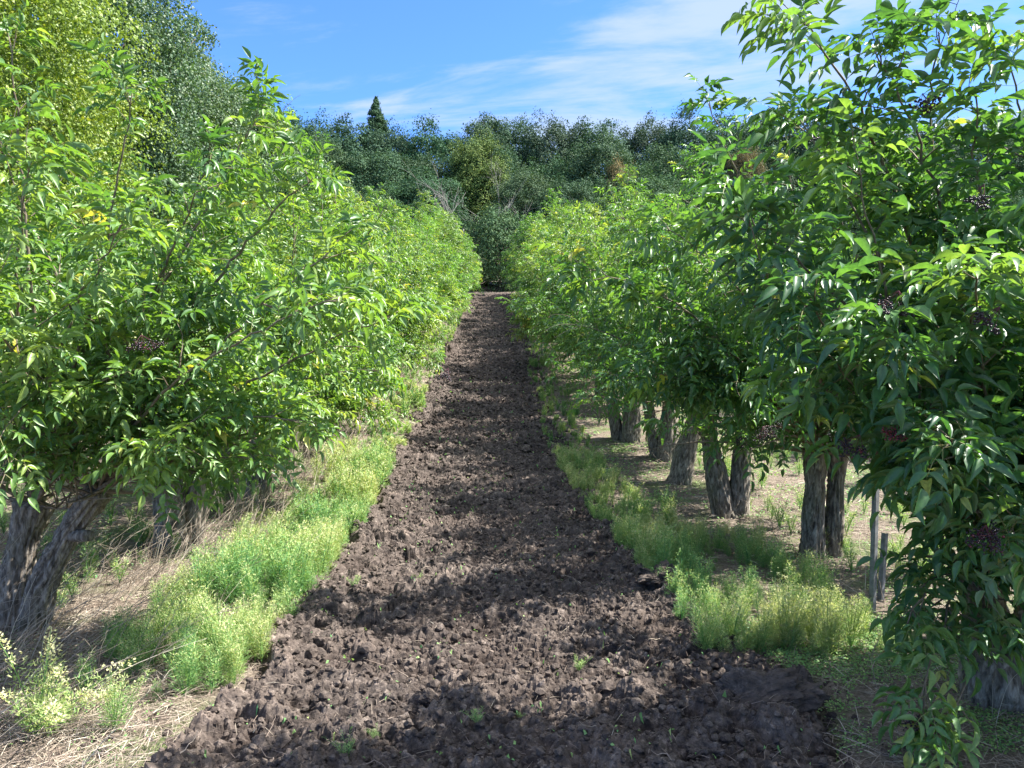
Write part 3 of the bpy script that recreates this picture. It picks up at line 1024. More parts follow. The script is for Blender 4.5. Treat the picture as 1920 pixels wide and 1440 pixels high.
def elder_tree(seed, name_loc, label, stems, nprim=18, tpl=LEAF_HI, leafscale=1.0, rx=(2.0, 2.0), top=3.6, tshift=0.0,
               extra=None, nsec=12, zmin=.45, stalks=True, thin=1.0, group='elder trees along both sides of the ploughed strip', berries=(), low=.35, skip=None, hard=lambda P: P[:, 2] < -9):
    """stems: list of (points, radii); heads are stem tops. extra: list of (start, dir, length, droop)"""
    rng = np.random.default_rng(seed)
    root = empty('elder_tree', name_loc, label, 'elder tree', group)
    for P, R in stems:
        obj('trunk', stem_mesh(rng, P, R), root)
    gb = Geo(); LP = []; LD = []; LF = []
    prim = []
    heads = [np.array(P[-1], float) for P, R in stems]
    hr = [R[-1] for P, R in stems]
    for i in range(nprim):
        h = i % len(heads)
        az = 2 * PI * (i * .618034) + rng.uniform(-.3, .3)
        inc = math.radians([18, 40, 58, 72, 84, 96][i % 6] + rng.uniform(-8, 8))
        d = np.array([math.cos(az) * math.sin(inc), math.sin(az) * math.sin(inc), math.cos(inc)])
        rad = rx[0] * abs(math.cos(az)) + rx[1] * abs(math.sin(az))
        vert = top - heads[h][2] - .25
        ln = (abs(math.sin(inc)) * rad + abs(math.cos(inc)) * vert) * rng.uniform(.85, 1.15)
        prim.append((heads[h] + d * hr[h] * .4, d, ln, rng.uniform(.01, .04) + .03 * math.sin(inc), rng.uniform(.014, .022)))
    for e in (extra or []):
        prim.append(e)
    for pr in prim:
        free = len(pr) == 4
        if free:
            P, R, ln = shoot_to(rng, *pr)
        else:
            (p, d, ln, dr, r0) = pr
            P, R = grow_axis(rng, p, d, ln, .085, r0, .0035, dr, .05, up=.02)
            lim = 1.22 if rng.random() < .12 else 1.0
            bad = np.where((envelope(P, seed, rx, top) > lim) & (np.arange(len(P)) > 5))[0]
            if len(bad):
                P = P[:bad[0]]; R = np.linspace(r0, .0035, len(P)); ln = len(P) * .085
        if not free:
            bad = np.arange(len(P)) > 4
            bad &= skip(P) if skip is not None else (P[:, 2] < zmin - .02)
            bad = np.where(bad)[0]
            if len(bad): P = P[:bad[0]]; R = np.linspace(r0, .0035, len(P)); ln = len(P) * .085
        if len(P) < 4: continue
        tube(gb, P, R, 6, .5)
        n = len(P)
        L_ = np.linspace(0, ln, n)
        nlat = int(nsec * thin * (.75 if free else 1.4))
        for j in range(nlat):
            s = rng.uniform(.22, 1.0) if j > 1 else 1.0
            i0 = min(n - 2, int(s * (n - 1)))
            base = P[i0]; td = norm(P[i0 + 1] - P[i0])
            side = norm(np.cross(td, rng.normal(size=3)))
            if s > .98: dd = norm(td + side * .5)
            else: dd = norm(td * .55 + side * .9 + np.array([0, 0, .15]))
            sl = rng.uniform(.28, .75) * (1.15 - .4 * s) * ((.34 if P[-1][2] < .7 else .5) if free else 1.0)
            P2, R2 = grow_axis(rng, base, dd, sl, .06, min(.006, R[i0] * .8), .0018, .09, .09)
            if (skip(P2[-1:])[0] if (skip is not None and not free) else P2[-1][2] < (zmin - .1 if skip is None else .1)): continue
            tube(gb, P2, R2, 4, .8, False)
            m = len(P2)
            for q in range(1, m):
                t2 = norm(P2[q] - P2[q - 1])
                if q % 1 == 0:
                    sv_ = norm(np.cross(t2, np.array([0, 0, 1.0]) if q % 2 else rng.normal(size=3)))
                    for sg in (1, -1):
                        if rng.random() < .22: continue
                        LP.append(P2[q]); LD.append(norm(t2 * .55 + sv_ * sg * .8 + rng.normal(0, .2, 3)))
            LP.append(P2[-1]); LD.append(norm(P2[-1] - P2[-2]))
        # leaves on the outer main shoot
        for q in range(int(n * .55), n):
            t2 = norm(P[q] - P[q - 1]); sv_ = norm(np.cross(t2, rng.normal(size=3)))
            for sg in (1, -1):
                LP.append(P[q]); LD.append(norm(t2 * .5 + sv_ * sg * .9))
        LF.append(np.full(len(LP) - sum(len(f) for f in LF), free))
    LP = np.array(LP); LD = np.array(LD); LFREE = np.concatenate(LF)
    if skip is not None:
        keep = ((~skip(LP)) | (LFREE & (LP[:, 2] > .08))) & ~hard(LP)
    else:
        keep = LP[:, 2] > zmin + .25 * rng.random(len(LP))
        keep &= LFREE | (envelope(LP, seed, rx, top) < 1.04 + .12 * rng.random(len(LP)))
    LP, LD = LP[keep], LD[keep]
    gt = Geo() if stalks else None
    k = rng.random(len(LP)) < .5
    gl = Geo()
    for kk, nl in ((k, 5), (~k, 7)):
        V, T, A = compound(rng, LP[kk], LD[kk], leafscale, tpl, nl, tshift, None, gt)
        gl.add(V, T, None, A)
    print('elder', seed, 'leaves', len(LP), time.time() - T0)
    obj('branches', gb.mesh('branches', M['twig']), root)
    obj('crown', gl.mesh('crown', M['elder']), root)
    if stalks: obj('leaf_stalks', gt.mesh('leaf_stalks', M['greentwig'], False), root)
    for (loc, wdt, nb, ripe) in berries:
        b = obj('berry_cluster', berry_mesh(rng, wdt, nb, ripe), root, tuple(loc))
        b.rotation_euler = (rng.normal(0, .35), rng.normal(0, .35), rng.uniform(0, 6))
    return root


def stem(base, top, r0, r1, bend=(0, 0), lean0=.0):
    b = np.array(base, float); t = np.array(top, float)
    mid1 = b * .65 + t * .35 + np.array([bend[0], bend[1], 0]); mid2 = b * .3 + t * .7 + np.array([bend[0], bend[1], 0]) * .9
    return ([b - np.array([0, 0, .08]), mid1, mid2, t], [r0, r0 * .9 + r1 * .1, r1 * .9, r1 * 1.25])


def local(pt, base):
    return np.asarray(pt) - np.asarray(base)


# nearest tree of the left row
bL = np.array([at(40, 1185, 4.75)[0], 4.75, float(gz(0, 4.75))])
p1 = local(at(62, 945, 4.8), bL); p2 = local(at(185, 920, 4.6), bL)
st = [stem((-.05, 0, 0), p1, .095, .09, (-.03, 0)), stem((.07, -.03, 0), p2, .088, .065, (-.07, 0))]
LT = elder_tree(11, bL, 'nearest elder tree of the left-hand row, bright yellow-green crown over a forked leaning trunk', st, 22, LEAF_HI, .87,
                (1.7, 1.7), 2.75, .12, extra=[
    (p2, local(at(590, 330, 4.2), bL), .12, .016), (p2, local(at(620, 470, 4.0), bL), .12, .014),
    (p2, local(at(740, 590, 4.1), bL), .14, .014), (p1, local(at(250, 165, 4.2), bL), .05, .016),
    (p1, local(at(15, 60, 4.3), bL), .03, .018),
    (p1, local(at(500, 190, 4.6), bL), .10, .014), (p1, local(at(400, 280, 4.0), bL), .12, .014),
    (p2, local(at(640, 560, 3.6), bL), .16, .012), (p2, local(at(560, 790, 4.0), bL), .16, .012),
    (p2, local(at(330, 940, 4.0), bL), .16, .010), (p2, local(at(470, 860, 4.1), bL), .16, .010),
    (p1, local(at(60, 300, 3.6), bL), .08, .014), (p1, local(at(230, 420, 3.5), bL), .1, .014),
], nsec=14, zmin=1.02, berries=[(local(at(265, 628, 3.75), bL), .075, 60, .2), (local(at(840, 690, 4.6), bL), .04, 30, 0)])
# broken stub on the leaning trunk
gS = Geo()
sp = np.array(st[1][0][2]); ep = sp + np.array([.19, -.10, .015])
tube(gS, [sp, sp * .5 + ep * .5 + np.array([0, 0, -.005]), ep], [.045, .04, .036], 14, .5)
obj('branch_stub', gS.mesh('branch_stub', M['bark']), LT)

# nearest tree of the right row
bR = np.array([at(1885, 1345, 3.6)[0], 3.6, float(gz(0, 3.6))])
q1 = local(at(1850, 1190, 3.6), bR) + np.array([-.06, 0, .38]); q2 = np.array([.20, .05, .85])
st = [stem((-.03, 0, 0), q1, .15, .10, (.0, 0)), stem((.10, .04, 0), q2, .12, .09, (.03, 0))]


def rskip(P):
    W = P + bR
    # this crown is lopsided: bare below on the lane side, open towards its neighbour up the row
    px = 930 + W[:, 0] / np.maximum(W[:, 1], .5) * F
    lim = np.interp(W[:, 2], [0, .5, .95, 1.3, 1.7, 2.2, 2.7, 3.0, 3.4], [1900, 1890, 1880, 1810, 1670, 1510, 1520, 1620, 1700]) + 130 * (fbm(W[:, 1] * 2.2, W[:, 2] * 2.2, 3, 77) - .5)
    rg = np.random.default_rng(3)
    return (W[:, 1] < 2.15) | (P[:, 2] < .12 + .2 * rg.random(len(P))) | (px < lim) | (P[:, 2] < .5 + .1 * rg.random(len(P)))


def rhard(P):
    """open ground under the crown: on the lane side and around the trunk foot"""
    W = P + bR
    px = 930 + W[:, 0] / np.maximum(W[:, 1], .5) * F
    return ((W[:, 2] < 1.08) & (px < 1715)) | ((W[:, 2] < 1.3) & (px < 1650)) | ((W[:, 2] < .46) & (px > 1835)) | ((W[:, 2] > .45) & (W[:, 2] < .6) & (px < 1745))


RT = elder_tree(23, bR, 'nearest elder tree of the right-hand row, dark leaves and berry clusters hanging to the ground', st, 24, LEAF_HI, 1.0,
                (1.5, 1.3), 2.75, .05, extra=[
    (q1, local(at(1500, 25, 3.2), bR), .16, .016), (q1, local(at(1640, 95, 3.1), bR), .14, .014),
    (q1, local(at(1760, 60, 3.3), bR), .10, .014), (q2, local(at(1890, 100, 3.1), bR), .14, .014),
    (q1, local(at(1830, 180, 3.0), bR), .12, .014), (q1, local(at(1500, 225, 3.3), bR), .05, .014),
    (q1, local(at(1380, 400, 3.1), bR), .12, .014), (q1, local(at(1420, 470, 2.9), bR), .16, .013),
    (q1, local(at(1600, 300, 2.9), bR), .10, .013), (q1, local(at(1520, 560, 2.8), bR), .16, .012),
    (q1, local(at(1580, 700, 2.9), bR), .14, .012), (q1, local(at(1730, 800, 2.9), bR), .14, .012),
    (q1, local(at(1690, 640, 2.6), bR), .16, .012), (q1, local(at(1840, 960, 3.0), bR), .14, .012),
    (q1, local(at(1780, 820, 2.6), bR), .16, .012), (q1, local(at(1700, 1175, 3.05), bR), .16, .010),
    (q2, local(at(1890, 1000, 2.7), bR), .16, .010), (q1, local(at(1720, 1330, 3.0), bR), .22, .009),
    (q1, local(at(1755, 1415, 2.95), bR), .25, .008), (q2, local(at(1830, 500, 2.6), bR), .16, .012),
], nsec=14, zmin=.1, skip=rskip, hard=rhard, berries=[
    (local(at(1685, 545, 2.55), bR), .070, 95, .18), (local(at(1685, 785, 2.7), bR), .045, 55, .6),
    (local(at(1612, 815, 2.8), bR), .065, 60, .1), (local(at(1875, 575, 2.5), bR), .05, 50, 0),
    (local(at(1848, 985, 2.6), bR), .068, 120, .15), (local(at(1725, 1335, 3.0), bR), .078, 120, .25),
    (local(at(1730, 175, 3.0), bR), .06, 60, .1), (local(at(1845, 345, 2.8), bR), .05, 50, 0)])

# second tree of the right row, twin upright trunks
b2 = np.array([at(1540, 1068, 6.5)[0], 6.5, float(gz(0, 6.5))])
st = [stem((-.09, 0, 0), (-.07, 0, .95), .10, .09, (0, 0)), stem((.11, .05, 0), (.14, .05, .95), .08, .075, (.01, 0))]
h2 = np.array([-.07, 0, .95])
E2 = elder_tree(31, b2, 'second elder tree of the right-hand row, standing on two straight trunks close together', st, 20, LEAF_HI, 1.0,
                (1.7, 1.3), 3.3, .04, extra=[
    (h2, local(at(1090, 500, 5.2), b2), .14, .014), (h2, local(at(1240, 420, 5.0), b2), .12, .014),
    (h2, local(at(1330, 195, 5.3), b2), .12, .014), (h2, local(at(1470, 215, 5.0), b2), .08, .014),
    (h2, local(at(1230, 700, 5.5), b2), .14, .012), (h2, local(at(1200, 560, 5.4), b2), .14, .012), (h2, local(at(1400, 850, 5.5), b2), .2, .010)],
    nsec=13, zmin=1.0, berries=[(local(at(1430, 800, 5.4), b2), .12, 150, -.2), (local(at(1388, 820, 5.6), b2), .06, 60, 0), (local(at(1520, 240, 4.6), b2), .06, 60, 0)])

# more hand-placed trunks, then generic trees
variants = []
b3 = np.array([at(1372, 968, 8.3)[0], 8.3, float(gz(0, 8.3))])
st = [stem((-.06, 0, 0), (-.32, .05, 1.25), .13, .10, (-.02, 0)), stem((.07, .03, 0), (.15, .03, 1.25), .115, .095, (0, 0))]
E3 = elder_tree(37, b3, 'third elder tree of the right-hand row, thick V-shaped pair of furrowed trunks', st, 19, LEAF_LO, .92, (1.8, 1.35), 3.8, .0,
                nsec=15, zmin=1.2, stalks=False)
b4 = np.array([at(1278, 900, 10.3)[0], 10.3, float(gz(0, 10.3))])
E4 = elder_tree(41, b4, 'fourth elder tree of the right-hand row, one thick trunk leaning right', [stem((-.05, 0, 0), (.32, 0, 1.3), .15, .12, (-.03, 0))], 20,
                LEAF_LO, .92, (1.9, 1.5), 4.0, .04, nsec=17, zmin=1.3, stalks=False)
b5 = np.array([at(1250, 872, 12.0)[0], 12.0, float(gz(0, 12.0))])
E5 = elder_tree(43, b5, 'fifth elder tree of the right-hand row, short broad trunk behind the leaning one', [stem((0, 0, 0), (.06, 0, 1.25), .16, .125, (.0, 0)), stem((-.1, .2, 0), (-.3, .3, 1.15), .11, .09)], 22,
                LEAF_LO, .95, (2.0, 1.5), 4.1, .08, nsec=17, zmin=1.3, stalks=False)
E6 = elder_tree(47, np.array([-3.1, 7.1, float(gz(0, 7.1))]), 'second elder tree of the left-hand row, dense sunlit crown just behind the nearest one',
                [stem((0, 0, 0), (-.1, 0, 1.0), .15, .12), stem((.08, .1, 0), (.25, .15, .95), .12, .1)], 22, LEAF_HI, 1.0, (1.75, 1.7), 3.2, .14,
                extra=[((.2, .1, .95), (2.05, -.3, 1.7), .12, .014), ((0, 0, 1), (1.5, -.3, 2.7), .05, .014)], nsec=13, zmin=1.1, stalks=False)
E7 = elder_tree(53, np.array([-3.05, 9.4, float(gz(0, 9.4))]), 'third elder tree of the left-hand row, pale yellow-green crown with long shoots',
                [stem((0, 0, 0), (.1, 0, 1.2), .14, .115)], 22, LEAF_LO, .92, (1.8, 1.7), 3.6, .16, nsec=16, zmin=1.0, stalks=False)
variants = [E3, E4, E5, E7, E6]
for o_ in (E2,): o_.children
ords = ['first', 'second', 'third', 'fourth', 'fifth', 'sixth', 'seventh', 'eighth', 'ninth', 'tenth', 'eleventh', 'twelfth', 'thirteenth', 'fourteenth',
        'fifteenth', 'sixteenth', 'seventeenth', 'eighteenth', 'nineteenth', 'twentieth', 'twenty-first', 'twenty-second', 'twenty-third', 'twenty-fourth']
rnd = random.Random(4)


def set_color(root, c):
    for ch in root.children:
        if ch.name.startswith('crown'): ch.color = (*c, 1)


for r_, c in ((LT, (1.12, 1.08, .95)), (RT, (.85, .95, 1.05)), (E2, (.95, 1.0, .95)), (E3, (1, 1.05, .95)), (E4, (1.0, 1.05, 1)), (E5, (1.05, 1.08, 1)), (E6, (1.12, 1.08, .95)), (E7, (1.15, 1.1, 1))):
    set_color(r_, c)


def place_elder(src, x, y, s, rz, label, col, group='elder trees along both sides of the ploughed strip'):
    o = copy_tree(src)
    o.location = (x, y, float(gz(x, y)) - .02)
    o.rotation_euler = (0, 0, rz)
    o.scale = (s * rnd.uniform(.97, 1.05), s * rnd.uniform(.97, 1.05), s * rnd.uniform(.94, 1.08))
    o['label'] = label; o['group'] = group
    set_color(o, col)
    return o


y = 13.7; i = 6
look_r = ['yellowing crown', 'fresh green crown leaning towards the strip']
while y < 51:
    c = (1.15 + rnd.uniform(-.12, .2), 1.12 + rnd.uniform(-.05, .1), 1.0)
    if i % 6 == 2: c = (1.7, 1.35, .9)
    place_elder(variants[(i * 3) % 4], 2.85 + pcx(y) + rnd.uniform(-.15, .15), y, rnd.uniform(1.04, 1.18), rnd.uniform(0, 6.28),
                f'{ords[i - 1]} elder tree up the right-hand row, {look_r[0] if i % 6 == 2 else look_r[1]}', c)
    y += 2.08; i += 1
y = 11.6; i = 4
while y < 51:
    c = (1.2 + rnd.uniform(-.12, .2), 1.16 + rnd.uniform(-.05, .1), 1.0)
    place_elder(variants[(i * 2 + 1) % 4], -2.95 + pcx(y) + rnd.uniform(-.15, .15), y, rnd.uniform(1.04, 1.18), rnd.uniform(0, 6.28),
                f'{ords[i - 1]} elder tree up the left-hand row, sunlit yellow-green crown', c)
    y += 2.15; i += 1
# the tree of the right row standing just behind the photographer, whose crown shades the front of the strip
place_elder(E7, 3.2, -.9, .95, 2.0, 'elder tree of the right-hand row beside the camera, shading the front of the strip', (1, 1, 1))
# next rows out, seen only through gaps
for sgn, nm in ((1, 'right'), (-1, 'left')):
    for j, y in enumerate(np.arange(9.5 if sgn > 0 else 8, 46, 3.4)):
        place_elder(variants[j % 4], sgn * 8.3 + rnd.uniform(-.2, .2), float(y), rnd.uniform(.95, 1.1), rnd.uniform(0, 6.28),
                    f'elder tree in the outer row on the {nm}, mostly hidden behind the {nm}-hand row', (1.1, 1.08, 1),
                    f'elder trees of the outer {nm} row')

# ------------------------------------------------------------------ stakes
for (pxb, pyb, pxt, pyt, Y, lab) in [(1634, 1195, 1640, 985, 4.95, 'darker grey steel stake, left one of the pair standing beside the right-hand row'),
                                     (1650, 1150, 1662, 1000, 5.25, 'paler grey steel stake, right one of the pair standing beside the right-hand row')]:
    b = at(pxb, pyb, Y); t_ = at(pxt, pyt, Y)
    b[2] = float(gz(0, Y)) - .05
    import bmesh
    bm = bmesh.new()
    hgt = float(t_[2] - b[2]) + (.35 if pxb == 1634 else 0)
    a = .0165
    prof = [(-a, -a), (a, -a), (a, -a + .007), (-a + .007, -a + .007), (-a + .007, a), (-a, a)]       # angle iron
    lo = [bm.verts.new((x, y_, 0)) for x, y_ in prof]; hi = [bm.verts.new((x, y_, hgt)) for x, y_ in prof]
    for i in range(6): bm.faces.new((lo[i], lo[(i + 1) % 6], hi[(i + 1) % 6], hi[i]))
    bm.faces.new(hi); bm.faces.new(lo[::-1])
    bmesh.ops.bevel(bm, geom=[e for e in bm.edges if abs(e.verts[0].co.z - e.verts[1].co.z) > .1], offset=.0015, segments=1)
    me = bpy.data.meshes.new('steel_stake'); bm.to_mesh(me); bm.free(); me.materials.append(M['stake'])
    o = obj('steel_stake', me, None, tuple(b))
    o.rotation_euler = (0, math.atan2(t_[0] - b[0], hgt), .5)
    tag(o, lab, 'stake', 'pair of steel stakes')


# ------------------------------------------------------------------ big trees
def clump_crown(rng, H, R, zlo, nclump, nleaf, leaf, mat, shape='round', r_cl=(.16, .28), tilt=.5, tpl=LEAF_CARD, droop=0.0, inner=.35):
    C = []; CR = []
    while len(C) < nclump:
        d = norm(rng.normal(size=3)); u = rng.uniform(inner, 1) ** .5
        zc = (zlo + H) / 2; hz = (H - zlo) / 2
        p = np.array([d[0] * R * u, d[1] * R * u, zc + d[2] * hz * u])
        if shape == 'cone':
            fz = (p[2] - zlo) / (H - zlo)
            p[0] *= (1.05 - fz) * 1.2; p[1] *= (1.05 - fz) * 1.2
        elif shape == 'vase':
            fz = (p[2] - zlo) / (H - zlo)
            p[0] *= .6 + .55 * fz; p[1] *= .6 + .55 * fz
        C.append(p); CR.append(R * rng.uniform(*r_cl))
    C = np.array(C); CR = np.array(CR)
    # fuzz of small clumps over the outline and a filled heart, so that the crown is never a pile of balls
    nf = int(nclump * 1.6)
    th = rng.random(nf) * 2 * PI; zz = rng.uniform(-.75, .93, nf); q = np.sqrt(1 - np.minimum(zz * zz, .999))
    u = rng.uniform(.55, 1.0, nf) ** .6
    C2 = np.stack([np.cos(th) * q * R * u, np.sin(th) * q * R * u, (zlo + H) / 2 + zz * (H - zlo) / 2 * u], -1)
    if shape == 'cone':
        fz = rng.random(nf) ** .75; rr = np.minimum(R, .38 * (1 - fz) * (H - zlo)) * rng.uniform(.5, 1.0, nf)
        C2 = np.stack([np.cos(th) * rr, np.sin(th) * rr, zlo + fz * (H - zlo)], -1)
        C = C2[:nclump] * np.array([.6, .6, 1.0]); CR = CR * .42; r_cl = (.10, .16)
    C = np.concatenate([C, C2]); CR = np.concatenate([CR, R * rng.uniform(r_cl[0] * .6, r_cl[0] * 1.3, nf)])
    if shape == 'cone':
        CR = np.minimum(CR, .10 + .10 * (H - C[:, 2]))
    else:                                   # no clump may float clear of its neighbours
        dd = np.linalg.norm(C[:, None] - C[None], axis=-1)
        ok = ((dd < (CR[:, None] + CR[None]) * .85).sum(1) - 1) >= 1
        C = C[ok]; CR = CR[ok]
    w_ = CR ** 2; k = rng.choice(len(C), nleaf, p=w_ / w_.sum())
    d = norm(rng.normal(size=(nleaf, 3)))
    d[:, 2] = np.where(d[:, 2] < -.2, d[:, 2] * .4, d[:, 2]); d = norm(d)
    bumps = .78 + .45 * _hash(np.floor(d[:, 0] * 3 + k * 7), np.floor(d[:, 1] * 3 + d[:, 2] * 5), 5)
    P = C[k] + d * (CR[k] * bumps * rng.uniform(.62, 1.08, nleaf))[:, None] * np.array([1.05, 1.05, .85])
    Nn = norm(d + rng.normal(0, tilt, d.shape) + np.array([0, 0, .35]))
    D = norm(np.cross(Nn, rng.normal(size=d.shape)) + np.array([0, 0, -droop]))
    if shape != 'cone':                     # close the outline with leaves spread over a lumpy shell
        ns = int(nleaf * .42)
        z1 = rng.uniform(-.85, 1, ns); t1 = rng.random(ns) * 2 * PI; q1 = np.sqrt(1 - z1 * z1)
        e = np.stack([np.cos(t1) * q1, np.sin(t1) * q1, z1], -1)
        o_ = float(rng.uniform(0, 50))
        lumps = fbm(e[:, 0] * 3.2 + e[:, 2] * 2 + 9 + o_, e[:, 1] * 3.2 - e[:, 2] * 2.4 + 9, 4, 33)
        f1 = worley(e[:, 0] * 3.6 + e[:, 2] * 1.7 + 9 + o_, e[:, 1] * 3.6 - e[:, 2] * 2.9 + 9, 35)[0]
        rad = .50 + .60 * lumps + .22 * np.clip(1 - f1 * 1.2, 0, 1)
        P[:ns] = np.array([0, 0, (zlo + H) / 2]) + e * np.array([R, R, (H - zlo) / 2]) * (rad * rng.uniform(.80, 1.03, ns))[:, None]
        Nn[:ns] = norm(e + rng.normal(0, tilt, e.shape) + np.array([0, 0, .35]))
        D[:ns] = norm(np.cross(Nn[:ns], rng.normal(size=e.shape)) + np.array([0, 0, -droop]))
    Ln = leaf * rng.uniform(.6, 1.35, nleaf)
    a = np.clip(rng.normal(.45, .2, nleaf) + (_hash(k, k * 3, 8) - .5) * .35, 0, 1)
    V, T, A = leaflets(tpl, P, D, Nn, Ln, Ln * .62, a)
    g = Geo(); g.add(V, T, None, A)
    return g.mesh('crown', mat, False), C, CR


def trunk_limbs(rng, root, C, H, r, zlo, mat, nl=14, lean=(0, 0)):
    g = Geo()
    top = np.array([lean[0], lean[1], zlo + (H - zlo) * .55])
    n = 9; t = np.linspace(0, 1, n)
    P = np.stack([top[0] * t + .12 * np.sin(t * 5), top[1] * t + .1 * np.cos(t * 4), top[2] * t - .1], -1)
    tube(g, P, np.linspace(r * 1.25, r * .4, n), 12, .5)
    obj('trunk', g.mesh('trunk', mat), root)
    gl = Geo()
    for c in C[rng.permutation(len(C))[:nl]]:
        z0 = rng.uniform(.35, .95); b = np.array([np.interp(z0, t, P[:, i]) for i in range(3)])
        m = 6; s = np.linspace(0, 1, m)[:, None]
        Q = b + (c - b) * s + np.array([0, 0, 1]) * (s * (1 - s)) * .15 * np.linalg.norm(c - b) + rng.normal(0, .06, (m, 3)) * s
        tube(gl, Q, np.linspace(r * .33, r * .05, m), 6, .5)
    obj('limbs', gl.mesh('limbs', mat), root)


def big_tree(seed, name, label, cat, group, loc, H, R, zlo, ncl, nleaf, leaf, mat, shape='round', r=.25, bark='dark_bark', r_cl=(.16, .28), droop=0, nl=14, color=None, inner=.35, tilt=.5):
    rg = np.random.default_rng(seed)
    root = empty(name, loc, label, cat, group)
    me, C, CR = clump_crown(rg, H, R, zlo, ncl, nleaf, leaf, M[mat], shape, r_cl, tilt, LEAF_CARD, droop, inner)
    c = obj('crown', me, root)
    if color: c.color = (*color, 1)
    trunk_limbs(rg, root, C, H, r, zlo, M[bark], nl)
    return root


FG = 'trees of the far wood'
oakv = []
for s in range(6):
    oakv.append(dict(seed=200 + s, H=13 + (s % 3) * .7, R=3.7 + .3 * (s % 2), zlo=.4, ncl=100, nleaf=52000, leaf=.175))
protos = {}


def forest_tree(kind, px, ytop, Y, wide, label, color, name='oak_tree', cat='tree'):
    """a tree of the wood at bearing px whose top reaches photo row ytop"""
    p = at(px, ytop, Y)
    g0 = float(gz(p[0], Y))
    h = p[2] - g0
    if kind not in protos:
        v = oakv[kind]
        root = big_tree(v['seed'], name, label, cat, FG, (0, 0, 0), v['H'], v['R'], v['zlo'], v['ncl'], v['nleaf'], v['leaf'], 'oak', 'round', .28,
                        r_cl=(.12, .25), tilt=.7)
        protos[kind] = root
        o = root
    else:
        o = copy_tree(protos[kind])
    o.name = name
    H0 = oakv[kind]['H'] + .5
    o.location = (p[0], Y, g0 - .2)
    o.scale = (wide, wide, h / H0)
    o.rotation_euler = (0, 0, rnd.uniform(0, 6.28))
    o['label'] = label; o['category'] = cat
    set_color(o, color)
    return o


k = 0
# back row: makes the skyline
sky_px = [-420, -300, -180, -60, 70, 200, 330, 455, 560, 640, 735, 815, 905, 960, 1040, 1110, 1210, 1290, 1370, 1450, 1540, 1640, 1750, 1860, 1970, 2090, 2220, 2350]
sky_y = [190, 200, 195, 205, 200, 195, 205, 205, 185, 200, 205, 212, 205, 190, 196, 205, 192, 190, 205, 190, 185, 195, 190, 200, 185, 195, 190, 200]
vis = 0
for px, yt in zip(sky_px, sky_y):
    Yd = 76 + rnd.uniform(-2, 2)
    if 500 < px < 1480:
        vis += 1
        lab = f'dark skyline tree of the far wood, {ords[vis - 1]} from the left under the open sky'
    else:
        lab = 'dark green tree of the far wood standing behind the orchard foliage'
    forest_tree(k % 6, px, yt, Yd, rnd.uniform(1.0, 1.25), lab, (.85 + rnd.uniform(-.1, .15), .92 + rnd.uniform(-.08, .1), 1.0))
    k += 1
# middle row
vis = 0
for px in np.arange(-320, 2300, 112):
    yt = rnd.uniform(238, 275)
    px = float(px + rnd.uniform(-25, 25))
    inview = 540 < px < 1480
    if inview:
        vis += 1
        lab = f'mid-height tree just below the skyline of the far wood, {ords[vis - 1]} from the left'
    else:
        lab = 'middle tree of the far wood hidden behind the orchard foliage'
    c = (1.0 + rnd.uniform(-.12, .12), 1.0 + rnd.uniform(-.05, .1), 1.0)
    forest_tree(k % 6, px, yt, 69 + rnd.uniform(-1.5, 1.5), rnd.uniform(.95, 1.15), lab, c)
    k += 1
# front row, lower, lighter
vis = 0
for px, yt in [(560, 330), (650, 345), (735, 335), (800, 300), (985, 300), (1060, 320), (1130, 330), (1215, 300), (1300, 335), (1395, 330), (1480, 345), (1580, 330), (1700, 330), (1850, 330), (2000, 330), (400, 335), (250, 330), (90, 330), (-80, 330)]:
    if 500 < px < 1500:
        vis += 1
        lab = f'low bluish-green tree at the front edge of the far wood, {ords[vis - 1]} from the left'
    else:
        lab = 'front tree of the far wood hidden behind the orchard foliage'
    c = (1.1 + rnd.uniform(-.15, .2), 1.12 + rnd.uniform(-.08, .15), 1.1)
    forest_tree(k % 6, px, yt, 62.5 + rnd.uniform(-1.2, 1.2), rnd.uniform(.8, 1.0), lab, c)
    k += 1
forest_tree(2, 895, 232, 68.2, .95, 'yellow-green leafy tree standing out in the middle of the far wood', (2.3, 1.75, .9), 'leafy_tree')
forest_tree(4, 1165, 275, 64.5, .45, 'dead tree with rusty brown leaves in the far wood', (4.2, 1.7, 1.5), 'dead_tree')
forest_tree(1, 1400, 245, 65.5, .5, 'dead tree with brown leaves showing between branches at the right of the far wood', (3.2, 1.4, 1.3), 'dead_tree')
# conifer tip
p = at(705, 178, 78); g0 = float(gz(0, 78))
big_tree(260, 'conifer', 'pointed conifer rising above the skyline at the left of the far wood', 'conifer', FG, (p[0], 78, g0 - .2), p[2] - g0, 3.4, 3, 220, 50000, .16, 'oak', 'cone', .2,
         r_cl=(.16, .26), nl=10, color=(.9, 1.0, .9))
# round bush before the wood
for (px, yt, Y, R, lab, c, sd_) in [(935, 378, 57.5, 2.5, 'round olive-green bush in front of the far wood at the end of the strip', (1.25, 1.25, 1.05), 270),
                                    (1240, 402, 57, 1.9, 'low dark bush in front of the far wood, seen over the right-hand row', (.95, 1.05, 1), 271),
                                    (840, 420, 58, 1.7, 'low grey-green bush left of the round olive bush before the far wood', (1.0, 1.1, 1.1), 272)]:
    p = at(px, yt, Y); g0 = float(gz(0, Y))
    big_tree(sd_, 'bush', lab, 'bush', 'bushes before the far wood', (p[0], Y, g0 - .1), p[2] - g0, R, .1, 30, 11000, .18, 'oak', 'round', .08, r_cl=(.25, .4), nl=8, color=c)


